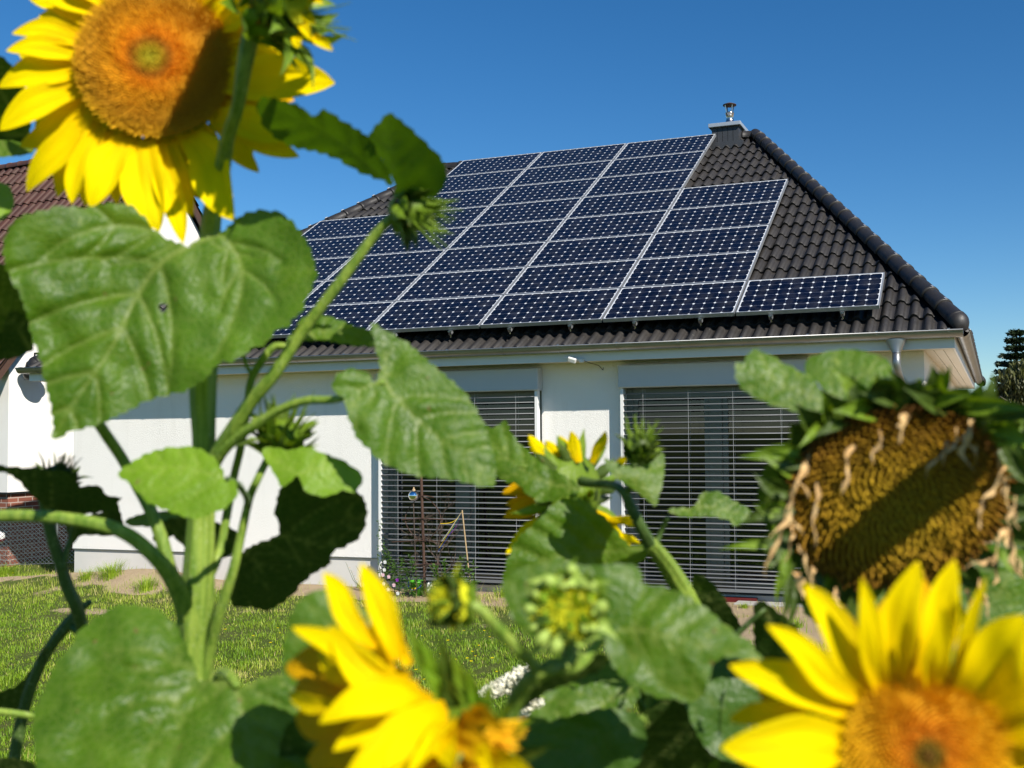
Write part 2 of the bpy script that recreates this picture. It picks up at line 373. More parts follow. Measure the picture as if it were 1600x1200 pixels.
# grass: bent blades in one mesh (nobody could count them)
def m_grass():
    n = Nt('grass blades'); t = n.attr('tone')
    col = n.ramp(t, [(0, (.14, .26, .012)), (.45, (.26, .39, .022)), (.72, (.38, .45, .05)), (.88, (.50, .45, .13)), (1, (.58, .48, .22))])
    p = n.pbsdf(col, .5, 0, .3)
    tr = n.node('ShaderNodeBsdfTranslucent'); n.put(tr.inputs[0], n.mix(.5, col, (.2, .4, .02)))
    mx = n.node('ShaderNodeMixShader'); mx.inputs[0].default_value = .3
    n.t.links.new(p, mx.inputs[1]); n.t.links.new(tr.outputs[0], mx.inputs[2]); return n.done(mx.outputs[0])
def grass():
    N = 340000
    # more blades nearer the camera's field of view
    px = rng.uniform(-60, 1660, N); py = rng.uniform(885, 1230, N)**1.0
    keep = []
    V = []; T = []
    D = FW[None] + ((px-CX)/F)[:, None]*RX[None] - ((py-CY)/F)[:, None]*UP[None]
    s = -CAM[2]/D[:, 2]; X = CAM[0]+s*D[:, 0]; Y = CAM[1]+s*D[:, 1]
    # uniform part so that the lawn also holds up from the side
    n2 = 110000; X = np.concatenate([X[:230000], rng.uniform(-14, 6, n2)]); Y = np.concatenate([Y[:230000], rng.uniform(-9.5, 2, n2)])
    vs = []; tn = []
    for x, y in zip(X, Y):
        if y > .2 and x > -9.9: continue
        if y > 3 or x < -15 or x > 7: continue
        sd_ = sandf(x, y)
        clump = 1.3*noise.noise(Vector((x*2.7, y*2.7, 9)))+.8*noise.noise(Vector((x*8, y*8, 9)))
        pr = max(0, 1-1.25*sd_)*(1 if clump > -.55 else .35)
        if sd_ > .55 and noise.noise(Vector((x*2.6, y*2.6, 30))) > .30: pr = .55
        if random.random() > pr+.02: continue
        h = random.uniform(.018, .040)*max(.3, 1+.9*clump)
        if y > -1.5: h *= 1.5
        if sd_ > .3: h *= 1.4
        if random.random() < .015: h *= 2.6
        a = random.uniform(0, 2*pi); l = random.uniform(.1, .9)*h; wd = random.uniform(.0016, .0034)
        ca, sn = cos(a), sin(a); z = hgt(x, y)-.004; b = a+random.uniform(1, 2.1); bx, by = cos(b)*wd, sin(b)*wd
        vs.append(((x-bx, y-by, z), (x+bx, y+by, z), (x+bx*.8+ca*l*.35, y+by*.8+sn*l*.35, z+h*.6), (x-bx*.8+ca*l*.35, y-by*.8+sn*l*.35, z+h*.6), (x+ca*l, y+sn*l, z+h)))
        dry = .28+.50*noise.noise(Vector((x*.8, y*.8, 17)))+.45*noise.noise(Vector((x*3.1, y*3.1, 27)))+(.34*max(0, min(1, (y+2.4)/1.0)))
        t = random.gauss(dry, .15)
        if random.random() < .05+.2*max(0, dry-.4): t = random.uniform(.8, 1)
        tn.append(t)
    A = np.array(vs, dtype=np.float32); n = len(A)
    me = bpy.data.meshes.new('grass'); me.vertices.add(n*5); me.vertices.foreach_set('co', A.reshape(-1))
    idx = np.arange(n)[:, None]*5
    quads = np.concatenate([idx+0, idx+1, idx+2, idx+3], 1); tris = np.concatenate([idx+3, idx+2, idx+4], 1)
    me.loops.add(n*7); me.loops.foreach_set('vertex_index', np.concatenate([quads.reshape(-1), tris.reshape(-1)]).astype(np.int32))
    me.polygons.add(n*2)
    ls = np.concatenate([np.arange(n)*4, n*4+np.arange(n)*3]).astype(np.int32); me.polygons.foreach_set('loop_start', ls)
    me.update(calc_edges=True)
    at = me.attributes.new('tone', 'FLOAT', 'POINT'); at.data.foreach_set('value', np.repeat(np.clip(np.array(tn), 0, 1), 5).astype(np.float32))
    me.materials.append(m_grass()); o = bpy.data.objects.new('grass', me); COL.objects.link(o)
    tag(o, 'short sunlit lawn grass with dry patches in front of the white house', 'grass', kind='stuff')
grass()

# tall grass tufts in the sand strip: things of their own
def tuft(x, y, h, n, label):
    m = MB(); T = []; n = int(n*2.2); h *= 1.25
    for i in range(n):
        a = random.uniform(0, 2*pi); r = random.uniform(0, .09)*h/.15; bx, by = x+cos(a)*r, y+sin(a)*r
        a += random.uniform(-.5, .5); L = random.uniform(.5, 1)*h; lean = random.uniform(.1, .8)*L; z = hgt(bx, by)-.01
        P = []
        for k in range(5):
            t = k/4; wd = .0028*(1-t)+.0003; b = a+pi/2
            p = np.array([bx+cos(a)*lean*t*t, by+sin(a)*lean*t*t, z+L*t*(1-.25*t)])
            P.append([p-np.array([cos(b)*wd, sin(b)*wd, 0]), p+np.array([cos(b)*wd, sin(b)*wd, 0])])
        m.grid(np.array(P), tone=[random.uniform(.15, .7)]*10)
    tag(m.build('grass_tuft', bpy.data.materials['grass blades']), label, 'grass tuft', 'grass tufts in the sandy strip')
tuft(-8.0, -.75, .22, 130, 'wide grass tuft in front of the sand mound at the wall corner')
tuft(-8.35, -.8, .16, 80, 'grass tuft at the left foot of the sand mound')
tuft(-8.55, -.35, .12, 50, 'small grass tuft on top of the sand mound against the plinth')
tuft(-7.2, -1.0, .2, 110, 'grass tuft at the right foot of the sand mound')
tuft(-10.6, -.1, .26, 230, 'high grass tuft beside the shadow of the house')
tuft(-10.4, -.9, .2, 70, 'seeding grass tuft below the shaded hollow')
tuft(-.30, -.35, .17, 70, 'grass tuft touching the bottom of the right blind')
tuft(.15, -1.2, .13, 90, 'round grass tuft in the middle of the sand below the right window')
tuft(.85, -1.15, .11, 60, 'low grass tuft beside the drooping seed head')
tuft(.1, -.2, .08, 40, 'tiny weed tuft next to the red strip under the right window')
tuft(-2.75, -.25, .16, 60, 'grass tuft below the left window sill gap')

# yellow lawn flowers
def lawn_flower():
    r = empty('lawn_flower', (0, 0, 0))
    m = MB(); m.tube([(0, 0, 0), (.004, 0, .03), (.002, .002, .055)], .0011, 4); m.build('stem', M['stem'], r)
    m = MB()
    for k in range(9):
        a = 2*pi*k/9; m.add([(0.002, .002, .055), (cos(a-.3)*.008, sin(a-.3)*.008, .058), (cos(a)*.014, sin(a)*.014, .062), (cos(a+.3)*.008, sin(a+.3)*.008, .058)], [(0, 1, 2, 3)], along=[.2, .8, 1, .8])
    m.build('blossom', M['petal'], r); return r
lf = lawn_flower()
spots = [(650,1062),(757,996),(765,1004),(725,995),(688,1033),(738,1029),(743,1034),(712,1040),(730,1041),(736,1046),(768,1037),(770,1040),(815,1036),(820,1041),(790,1016),(659,1001),(352,994),(396,1005),(434,990),(437,998),(423,1017),(700,1012),(748,1018),(20,905),(776,1060),(640,1030),(663,1076),(801,1027)]
for i, (px, py) in enumerate(spots):
    d = W(px, py, 1)-CAM; s = -CAM[2]/d[2]; p = CAM+s*d
    if i == 0: o = lf
    else:
        o = lf.copy(); COL.objects.link(o)
        for ch in lf.children:
            c2 = ch.copy(); COL.objects.link(c2); c2.parent = o; c2.matrix_parent_inverse = ch.matrix_parent_inverse.copy()
    o.location = (p[0], p[1], hgt(p[0], p[1])); o.rotation_euler = (0, 0, random.uniform(0, 6)); o.scale = [random.uniform(.8, 1.3)]*3
    tag(o, 'tiny yellow flower growing in the sunny lawn', 'lawn flower', 'yellow flowers dotted over the lawn')

# ------------------------------------------------------------------ the white bungalow
XL, XR, YF, YB = -9.78, 2.0, .28, 11.2
TH = 0.5962100463; TT = math.tan(TH); Z0 = 3.2
house = empty('bungalow', ((XL+XR)/2, YF, 0), 'white rendered bungalow with a dark tiled hip roof', 'house')
wins = [(-4.67, -2.47), (-1.42, .75)]
WB, WT = .10, 2.41
m = MB()
xs_ = [XL, wins[0][0], wins[0][1], wins[1][0], wins[1][1], XR]
ZP, ZT = .34, 2.74
for i in range(5):
    a, b = xs_[i], xs_[i+1]
    if i % 2 == 0: m.quad((a, YF, ZP), (b, YF, ZP), (b, YF, ZT), (a, YF, ZT))
    else:
        m.quad((a, YF, WT), (b, YF, WT), (b, YF, ZT), (a, YF, ZT))
        m.quad((a, YF, WB), (a, YF, WT), (a, YF+.22, WT), (a, YF+.22, WB)); m.quad((b, YF, WT), (b, YF, WB), (b, YF+.22, WB), (b, YF+.22, WT))
        m.quad((a, YF, WT), (b, YF, WT), (b, YF+.22, WT), (a, YF+.22, WT))
m.quad((XR, YF, ZP), (XR, YB, ZP), (XR, YB, ZT), (XR, YF, ZT)); m.quad((XL, YB, ZP), (XL, YF, ZP), (XL, YF, ZT), (XL, YB, ZT)); m.quad((XR, YB, ZP), (XL, YB, ZP), (XL, YB, ZT), (XR, YB, ZT))
for i in (0, 2, 4): a, b = xs_[i], xs_[i+1]; m.quad((a, YF, ZP), (a, YF+.02, ZP), (b, YF+.02, ZP), (b, YF, ZP))
m.build('wall', M['stucco'], house)
m = MB(); Y2 = YF+.018
for i in (0, 2, 4): a, b = xs_[i]+(.018 if i == 0 else 0), xs_[i+1]-(.018 if i == 4 else 0); m.box((a, Y2, -.4), (b, Y2+.2, ZP-.004))
for a, b in wins: m.box((a, Y2, -.4), (b, Y2+.2, WB-.05))
m.box((XR-.2, Y2+.2, -.4), (XR-.018, YB-.02, ZP-.004)); m.box((XL+.018, Y2+.2, -.4), (XL+.2, YB-.02, ZP-.004)); m.box((XL+.2, YB-.22, -.4), (XR-.2, YB-.02, ZP-.004))
m.build('plinth', M['plinth'], house)
for i in (0, 2, 4): a, b = xs_[i], xs_[i+1]; m = MB(); m.box((a, YF-.006, ZP-.012), (b, YF+.016, ZP-.001)); m.build('drip_rail', M['zinc'], house)
# windows
for (a, b) in wins:
    wf = MB(); y0, y1 = YF+.10, YF+.17
    for (p, q) in ((a, a+.075), (b-.075, b)): wf.box((p, y0, WB), (q, y1, WT))
    wf.box((a+.075, y0, WT-.12), (b-.075, y1, WT)); wf.box((a+.075, y0, WB), (b-.075, y1, WB+.09))
    c = (a+b)/2; wf.box((c-.075, y0-.012, WB+.09), (c+.075, y1, WT-.12))
    for (p, q) in ((a+.075, a+.14), (c-.14, c-.075), (c+.075, c+.14), (b-.14, b-.075)): wf.box((p, y0+.012, WB+.09), (q, y1-.01, WT-.12))
    o = wf.build('window', M['frame'], house); bevel(o, .004, 1)
    gl = MB(); gl.quad((a+.14, y0+.03, WB+.09), (c-.14, y0+.03, WB+.09), (c-.14, y0+.03, WT-.12), (a+.14, y0+.03, WT-.12)); gl.quad((c+.14, y0+.03, WB+.09), (b-.14, y0+.03, WB+.09), (b-.14, y0+.03, WT-.12), (c+.14, y0+.03, WT-.12))
    gl.build('window_pane', M['glass'], o)
    rm = MB(); x0, x1, y2, y3 = a+.02, b-.02, y1+.01, y1+2.6
    rm.quad((x0, y3, .05), (x1, y3, .05), (x1, y3, 2.5), (x0, y3, 2.5)); rm.quad((x0, y2, .05), (x1, y2, .05), (x1, y3, .05), (x0, y3, .05)); rm.quad((x0, y2, 2.5), (x1, y2, 2.5), (x1, y3, 2.5), (x0, y3, 2.5))
    rm.quad((x0, y2, .05), (x0, y3, .05), (x0, y3, 2.5), (x0, y2, 2.5)); rm.quad((x1, y2, .05), (x1, y3, .05), (x1, y3, 2.5), (x1, y2, 2.5)); rm.build('room', M['dark'], o)
# external venetian blinds
for wi, (a, b) in enumerate(wins):
    t = empty('venetian_blind', ((a+b)/2, YF-.1, WB), 'grey external venetian blind hiding the '+('left window behind the silver garden ball' if wi == 0 else 'right window beside the downpipe'), 'blind', 'closed venetian blinds on the facade')
    bx = MB(); bx.box((a-.02, YF-.15, WT-.005), (b+.02, YF-.003, 2.675)); o = bx.build('blind_box', M['boxgrey'], t); bevel(o, .018, 3)
    sl = MB(); z = WT-.075; k = 0
    while z > WB+.06:
        P = []
        tl = rad(3)+random.uniform(-.03, .03)
        for q in np.linspace(-1, 1, 7):
            yy, hh = q*.036, .007*(1-q*q)+(0.004 if abs(q) == 1 else 0)*0
            y_, z_ = yy*cos(tl)-hh*sin(tl), yy*sin(tl)+hh*cos(tl)
            P.append([(a+.045, YF-.085+y_, z+z_), (b-.045, YF-.085+y_, z+z_)])
        P = np.array(P); sl.grid(P); sl.grid(P[::-1]-np.array([0, 0, .0012]))
        # rolled outer lip
        sl.tube([P[0][0]+[0, 0, -.001], P[0][1]+[0, 0, -.001]], .0034, 6)
        z -= .0672 if z > .42 else .045
    sl.build('slats', M['slat'], t, True)
    br = MB(); br.box((a+.04, YF-.12, WB+.0), (b-.04, YF-.05, WB+.035)); br.build('bottom_rail', M['slat'], t)
    for (p, q) in ((a+.002, a+.038), (b-.038, b-.002)):
        g = MB(); g.box((p, YF-.115, WB), (p+.012 if p == a+.002 else q-.012, YF-.055, WT-.006)) if False else g.box((p, YF-.12, WB), (q, YF-.05, WT-.006)); g.build('guide_rail', M['white'], t)
    for f_ in ((.13, .38, .62, .87)):
        x = a+(b-a)*f_; c = MB()
        c.tube([(x, YF-.125, WT-.02), (x, YF-.125, WB+.03)], .0011, 5); c.tube([(x, YF-.045, WT-.02), (x, YF-.045, WB+.03)], .0011, 5); c.build('ladder_cord', M['boxgrey'], t)

# roof
XC = -3.95; EH = 6.38; YE, ZE = -.10, None
YR = 5.72; ZOFF = .275
def zt(y): return Z0+y*TT-ZOFF
ZE = zt(YE); ZR = zt(YR); RH = 2.95
E = [np.array([XC-EH, YE, ZE]), np.array([XC+EH, YE, ZE]), np.array([XC+EH, 2*YR-YE, ZE]), np.array([XC-EH, 2*YR-YE, ZE])]
R1, R2 = np.array([XC-RH, YR, ZR]), np.array([XC+RH, YR, ZR])
def tiles(name, A, B, C, D, mat, parent, gauge=.345, pitch=.1505, hump=.050, lift=.036, ns=9, cut=0.):
    """tiled slope: eave A->B, top D->C (C above B, D above A)"""
    A, B, C, D = [np.array(p, float) for p in (A, B, C, D)]
    U = (B-A); L = np.linalg.norm(U); U /= L
    V = (D-A)-U*np.dot(D-A, U); H = np.linalg.norm(V); V /= H; Nn = np.cross(U, V)
    nh = int(L/pitch)+1; m = MB()
    prof = [(0, 0), (.10, .42), (.2, .80), (.32, 1), (.44, .98), (.56, .78), (.65, .42), (.72, .10), (.86, 0)]
    xs = [(i+p)*pitch for i in range(nh) for p, _ in prof]; hs = [h*hump for i in range(nh) for _, h in prof]
    # seam notch on every second hump
    hs = [h-(.006 if (k % len(prof)) == 4 and (k//len(prof)) % 2 == 0 else 0) for k, h in enumerate(hs)]
    xs, hs = np.array(xs), np.array(hs)
    for j in range(int(H/gauge)+1):
        b0, b1 = j*gauge-.02, min((j+1)*gauge+.03, H+.03)
        jit = rng.uniform(-.004, .004, nh).repeat(len(prof))
        rows = []
        for b, l, dh in ((b0+.003, lift-.024, -.004), (b0, lift-.004, 0), (b0+.006, lift, 0), (b1, .0, 0)):
            rows.append(A[None]+xs[:, None]*U[None]+b*V[None]+(hs*(.7 if dh else 1)+l+jit)[:, None]*Nn[None])
        m.grid(np.array(rows))
    o = m.build(name, mat, parent, False)
    bm = bmesh.new(); bm.from_mesh(o.data)
    for P, Q in ((A, D), (C, B)):
        nv = np.cross(Q-P, Nn); nv /= np.linalg.norm(nv)
        if np.dot(nv, (A+B+C+D)/4-P) > 0: nv = -nv
        bmesh.ops.bisect_plane(bm, geom=bm.verts[:]+bm.edges[:]+bm.faces[:], plane_co=P-nv*cut, plane_no=nv, clear_outer=True)
    for f in bm.faces: f.smooth = True
    for e in bm.edges:
        if len(e.link_faces) == 2 and e.calc_face_angle(0) > rad(50): e.smooth = False
    bm.to_mesh(o.data); bm.free()
    # boarding under the tiles
    u = MB(); dn = Nn*-.012
    u.quad(A+dn, B+dn, C+dn, D+dn) if np.linalg.norm(C-D) > .01 else u.quad(A+dn, B+dn, C+dn)
    u.build('roof_underlay', M['black_metal'], o)
    return o
front = tiles('roof', E[0], E[1], R2, R1, M['tile'], house, cut=.13)  # tiles cut back, so black underlay draws the dark shadow band along the hips
tiles('roof', E[1], E[2], R2, R2, M['tile'], house, cut=.08); tiles('roof', E[2], E[3], R1, R2, M['tile'], house); tiles('roof', E[3], E[0], R1, R1, M['tile'], house)
def caps(name, A, B, mat, parent, r=.115, step=.335, endball=True, lift=.03):
    A, B = np.array(A, float), np.array(B, float); T = B-A; L = np.linalg.norm(T); T /= L
    s = np.cross(T, [0, 0, 1]); s /= np.linalg.norm(s); n_ = np.cross(s, T); m = MB(); k = 0; x = 0
    while x < L:
        x1 = min(x+step+.05, L+.04); P = []
        for f_, rr in ((0, r*.80), (0, r*1.0), (.10, r*1.02), (.12, r*.965), (.55, r*.93), (1, r*.82)):
            c = A+T*(x+(x1-x)*f_)+n_*(lift+.0*f_)
            P.append([c+rr*(cos(a)*s+sin(a)*n_*.92) for a in np.linspace(-.25, pi+.25, 15)])
        m.grid(np.array(P)); x += step
    if endball:
        P = []
        for q in np.linspace(0, pi/2, 7):
            c = A-T*sin(q)*.13+n_*(lift-.05*sin(q)**2); rr = r*1.0*cos(q)**.8+.002
            P.append([c+rr*(cos(a)*s+sin(a)*n_*.92) for a in np.linspace(-.25, pi+.25, 15)])
        m.grid(np.array(P))
    x = step; CL = []
    while x < L:
        cl = MB(); CL.append(cl); c = A+T*(x+.01)+n_*(lift+r*.95); cl.box((-.010, -.012, -.004), (.03, .012, .006), Matrix(((T[0], s[0], n_[0], c[0]), (T[1], s[1], n_[1], c[1]), (T[2], s[2], n_[2], c[2]), (0, 0, 0, 1)))); x += step
    o = m.build(name, mat, parent, True)
    for cl in CL: cl.build('clip', M['alu'], o)
    return o
caps('hip_cap', E[1]+[-.08, .14, .09], R2, M['cap'], house, r=.108, lift=.065); caps('hip_cap', E[0]+[.10, .17, .09], R1, M['cap'], house)
caps('hip_cap', E[2], R2, M['cap'], house); caps('hip_cap', E[3], R1, M['cap'], house)
caps('ridge_cap', R1, R2+[-.03, 0, 0], M['cap'], house, endball=False)
# fascia, soffit, gutter
XG0, XG1, YG0, YG1 = XC-6.44, XC+6.44, -.2187, 2*YR+.2187
ZG, GR = 2.893, .072
FX0, FX1, FY0, FY1 = XG0+.16, XG1-.16, YG0+.16, YG1-.16
m = MB(); zf0, zf1 = 2.718, 2.895
m.box((FX0, FY0, zf0), (FX1, FY0+.02, zf1)); m.box((FX1-.02, FY0+.021, zf0), (FX1, FY1, zf1)); m.box((FX0, FY0+.021, zf0), (FX0+.02, FY1, zf1)); m.box((FX0+.021, FY1-.02, zf0), (FX1-.021, FY1, zf1))
m.build('fascia', M['white'], house)
m = MB()
def strips(x0, y0, x1, y1, n, along):
    for k in range(n):
        if along == 'x': a = y0+(y1-y0)*k/n; b = y0+(y1-y0)*(k+1)/n-.006; m.box((x0, a, 2.728), (x1, b, 2.745))
        else: a = x0+(x1-x0)*k/n; b = x0+(x1-x0)*(k+1)/n-.006; m.box((a, y0, 2.728), (b, y1, 2.745))
strips(FX0+.021, FY0+.021, FX1-.021, YF, 3, 'x'); strips(XR+.001, YF+.001, FX1-.021, FY1-.03, 3, 'y'); strips(FX0+.021, YF+.001, XL-.001, FY1-.03, 3, 'y')
m.build('soffit', M['soffit'], house)
def gutter(A, B, name='gutter', brk=.72):
    A, B = np.array(A, float), np.array(B, float); T = B-A; L = np.linalg.norm(T); T /= L
    s = np.array([T[1], -T[0], 0.])    # outward
    m = MB(); P = []
    for p in (A, B): P.append([p+s*cos(a)*GR+np.array([0, 0, sin(a)*GR]) for a in np.linspace(-pi, 0, 15)])
    m.grid(np.array(P)); P2 = np.array([[p+(s*cos(a)+np.array([0, 0, sin(a)]))*(GR-.002) for a in np.linspace(-pi, 0, 15)] for p in (A, B)]); m.grid(P2[:, ::-1])
    m.tube([A+s*(GR+.001), B+s*(GR+.001)], .009, 8)
    o = m.build(name, M['zinc'], house, True)
    x = .35
    while x < L-.1:
        P = []; b = MB()
        for dx in (-.013, .013): P.append([A+T*(x+dx)+s*cos(a)*(GR+.004)+np.array([0, 0, sin(a)*(GR+.004)]) for a in np.linspace(-pi, .25, 15)])
        b.grid(np.array(P)); x += brk; b.build('bracket', M['zinc'], o, True)
    return o
yc = YG0+GR+.009; gutter((XG0+.08, yc, ZG), (XG1-.07, yc, ZG))
gutter((XG1-.08, YG0+.075, ZG), (XG1-.08, YG1, ZG)); gutter((XG0+.08, YG1, ZG), (XG0+.08, YG0+.075, ZG))
# downpipe with hopper
dp = empty('downpipe', (1.75, YF, 0), 'zinc downpipe with a funnel head under the gutter, near the right wall corner', 'downpipe')
m = MB(); X = 1.75
prof = [(.105, .045, 2.83), (.10, .045, 2.80), (.052, .042, 2.70), (.046, .046, 2.685)]
P = [[(X+cos(a)*rx, yc+sin(a)*ry, z) for a in np.linspace(0, 2*pi, 17)] for rx, ry, z in prof]; m.grid(np.array(P)); m.build('hopper', M['zinc'], dp, True)
m = MB(); path = [(X, yc, 2.70), (X, yc, 2.56), (X+.01, yc+.03, 2.47), (X+.03, YF-.12, 2.36), (X+.035, YF-.075, 2.27), (X+.035, YF-.06, 2.15), (X+.035, YF-.06, .0)]
m.tube(path, .043, 16); m.build('pipe', M['zinc'], dp, True)
m = MB()
for z in (2.1, 1.1, .4): m.tube([(X+.035, YF-.06, z), (X+.035, YF-.06, z+.03)], .047, 14); m.box((X+.025, YF-.02, z+.005), (X+.045, YF-.002, z+.025))
m.build('pipe_clamp', M['zinc'], dp)
# floodlight on the fascia
fl = empty('floodlight', (-1.87, FY0, 2.72), 'small white floodlight with a cable under the gutter between the windows', 'floodlight')
m = MB(); R_ = Matrix.Translation((-1.90, FY0-.06, 2.735)) @ Matrix.Rotation(.45, 4, 'X') @ Matrix.Rotation(.35, 4, 'Y'); m.box((-.05, -.03, -.03), (.05, .03, .03), R_); o = m.build('lamp_housing', M['white_plastic'], fl); bevel(o, .012)
m = MB(); m.box((-1.83, FY0-.035, 2.70), (-1.77, FY0-.003, 2.75)); o = m.build('sensor', M['white_plastic'], fl); bevel(o, .01)
m = MB(); m.tube([(-1.96, FY0-.05, 2.76), (-1.99, FY0-.07, 2.775), (-2.01, FY0-.06, 2.765)], .008, 6); m.tube([(-1.85, FY0-.04, 2.735), (-1.81, FY0-.02, 2.73)], .01, 6); m.build('bracket', M['white_plastic'], fl)
m = MB(); m.tube([(-1.77, FY0-.01, 2.72), (-1.73, FY0+.05, 2.70), (-1.69, YF-.1, 2.68), (-1.67, YF-.01, 2.63), (-1.67, YF-.004, 2.66)], .004, 6); m.build('cable', M['black_metal'], fl)
# chimney
ch = empty('chimney', (-1.55, YR, ZR), 'low slate clad chimney with a grey cap and steel flue on the ridge', 'chimney')
cx0, cx1, cy0, cy1 = -1.665, -1.215, YR-.30, YR+.30
m = MB(); m.box((cx0, cy0, ZR-.6), (cx1, cy1, ZR+.15)); m.build('stack', M['slate'], ch)
m = MB()
for k in range(5):
    x = cx0+.09*k; m.box((x-.002, cy0-.006, ZR-.4), (x+.094, cy0-.001, ZR+.145))
for k in range(5): y = cy0+.12*k; m.box((cx1+.001, y, ZR-.4), (cx1+.006, y+.114, ZR+.145))
m.build('slate_cladding', M['slate'], ch)
m = MB(); m.box((cx0-.10, cy0-.12, ZR-.42), (cx1+.10, cy0-.007, zt(cy0)+.075)); m.build('flashing', M['slate'], ch)
m = MB(); m.box((cx0-.05, cy0-.06, ZR+.151), (cx1+.05, cy1+.06, ZR+.215)); o = m.build('cap', M['leadcap'], ch); bevel(o, .006)
fc = (-1.43, YR, ZR+.215)
m = MB(); m.lathe([(.13, 0), (.125, .02), (.072, .11), (.064, .13), (.064, .24), (.074, .24), (.074, .26), (.06, .26), (.05, .26)], fc, n=24)
fo = m.build('flue', M['steel'], ch, True)
m = MB()
for k in range(4): a = pi/4+k*pi/2; m.tube([(fc[0]+cos(a)*.06, fc[1]+sin(a)*.06, fc[2]+.25), (fc[0]+cos(a)*.085, fc[1]+sin(a)*.085, fc[2]+.385)], .010, 6)
m.build('struts', M['steel'], fo); m = MB(); m.lathe([(.0, .43), (.04, .425), (.115, .395), (.115, .385), (.0, .39)], fc, n=24); m.build('rain_cap', M['rust'], fo, True)

# solar array
PW, PH_, PU, PV = 1.560, .797, 1.580, .81307
def panel():
    r = empty('solar_panel', (0, 0, 0), rot=(TH, 0, 0))
    f = MB(); t_ = .046; w_ = .011
    f.box((0, 0, -t_), (PW, w_, 0)); f.box((0, PH_-w_, -t_), (PW, PH_, 0)); f.box((0, w_, -t_), (w_, PH_-w_, 0)); f.box((PW-w_, w_, -t_), (PW, PH_-w_, 0)); f.build('frame', M['alu'], r, local=True)
    c = MB(); c.quad((w_, w_, -.003), (PW-w_, w_, -.003), (PW-w_, PH_-w_, -.003), (w_, PH_-w_, -.003)); c.quad((w_, w_, -.008), (w_, PH_-w_, -.008), (PW-w_, PH_-w_, -.008), (PW-w_, w_, -.008)); c.build('glass_cells', M['cells'], r, local=True)
    return r
proto = panel(); first = True
rowsn = [1, 5, 8, 8, 8, 5, 1]
cn = ['outermost', 'second', 'third', 'middle', 'fifth', 'sixth', 'last']
ordw = ['bottom', 'second', 'third', 'fourth', 'fifth', 'sixth', 'seventh', 'top']
colw = ['single step column at the right end', 'five panel column next to the right step', 'right column of eight below the chimney', 'middle column of eight', 'left column of eight', 'five panel column left of the tall columns', 'single step column at the left end']
for c in range(7):
    for k in range(rowsn[c]):
        if first: o = proto; first = False
        else:
            o = proto.copy(); COL.objects.link(o)
            for chd in proto.children: q = chd.copy(); COL.objects.link(q); q.parent = o
        u = -c*PU+.010; v = k*PV+.008
        o.location = (u, v*cos(TH), Z0+v*sin(TH))
        tag(o, ('dark blue solar panel, ' + ('only panel of the ' if rowsn[c] == 1 else ordw[k]+' row from the eave, in the ')+colw[c]).replace('row from the eave, ', 'row, ') if rowsn[c] > 1 else 'dark blue solar panel, the '+colw[c], 'solar panel', 'solar panels on the front roof slope')
rk = empty('mounting_rack', (XC, 0, Z0), 'aluminium rails with clamps under the lower edge of the solar array', 'mounting rack')
for c in range(7):
    for f_ in (.25, .75):
        x = -c*PU+.01+PW*f_; m = MB(); top = rowsn[c]*PV
        Mx = Matrix.Translation((x, 0, Z0)) @ Matrix.Rotation(TH, 4, 'X')
        m.box((-.02, -.035, -.088), (.02, top+.03, -.049), Mx)
        o = m.build('rail', M['alu'], rk)
        m = MB(); m.box((-.026, -.012, -.048), (.026, .006, -.038), Mx); m.box((-.014, -.050, -.085), (.014, -.036, -.047), Mx); m.tube([Mx @ Vector((0, -.03, -.05)), Mx @ Vector((.006, -.045, -.11)), Mx @ Vector((-.012, -.03, -.125))], .009, 6)
        m.tube([Mx @ Vector((-.022, -.03, -.047)), Mx @ Vector((.022, -.03, -.047))], .008, 6); m.build('clamp', M['steel'], o)

# little red board and slab under the right window
m = MB(); m.box((-.35, YF-.10, -.02), (.15, YF-.02, .035)); tag(m.build('plastic_crate', M['red_plastic']), 'flat red plastic tray lying under the right window', 'tray')
m = MB(); m.box((-.05, -.05, -.05), (1.6, .16, .012)); o = bevel(m.build('concrete_step', M['concrete']), .006); tag(o, 'low grey concrete step along the foot of the right window', 'step')

# ------------------------------------------------------------------ neighbour's house
RH_ = np.array([cos(YAW), -sin(YAW), 0.]); FH_ = np.array([sin(YAW), cos(YAW), 0.])
def CF(X, Z, z=0): return np.array([CAM[0], CAM[1], 0])+X*RH_+Z*FH_+np.array([0, 0, z])
nc = CF(-10.57, 16.84); gd = (.40*RH_+.916*FH_); ang = math.atan2(gd[1], gd[0])
nb = empty('neighbour_house', nc, 'white gabled house with a red brown tiled roof and brick base behind the sunflowers', 'house', rot=(0, 0, ang))
# local frame: x along the gable wall (away), y = away from the gable (to the left)
WN, LN, HE, HP = 5.8, 12.0, 3.35, 7.45
m = MB()
m.add([(0, 0, 1.03), (WN, 0, 1.03), (WN, 0, HE), (WN/2, 0, HP-.12), (0, 0, HE)], [(0, 1, 2, 3, 4)])
m.quad((0, LN, 1.03), (0, .0, 1.03), (0, 0, HE), (0, LN, HE)); m.quad((WN, 0, 1.03), (WN, LN, 1.03), (WN, LN, HE), (WN, 0, HE)); m.add([(0, LN, 1.03), (WN, LN, 1.03), (WN, LN, HE), (WN/2, LN, HP-.12), (0, LN, HE)], [(4, 3, 2, 1, 0)])
m.build('wall', M['stucco'], nb, local=True)
m = MB(); m.box((.04, .04, -.6), (WN-.04, LN-.04, 1.03)); m.build('brick_base', M['brick'], nb, local=True)
m = MB(); m.box((-.01, -.012, 1.0), (WN+.01, -.001, 1.032)); m.build('drip_rail', M['black_metal'], nb, local=True); m = MB(); m.box((-.012, .0, 1.0), (-.001, LN, 1.032)); m.build('drip_rail', M['black_metal'], nb, local=True)
mw = lambda p: np.array(pmat(nb) @ Vector(p))
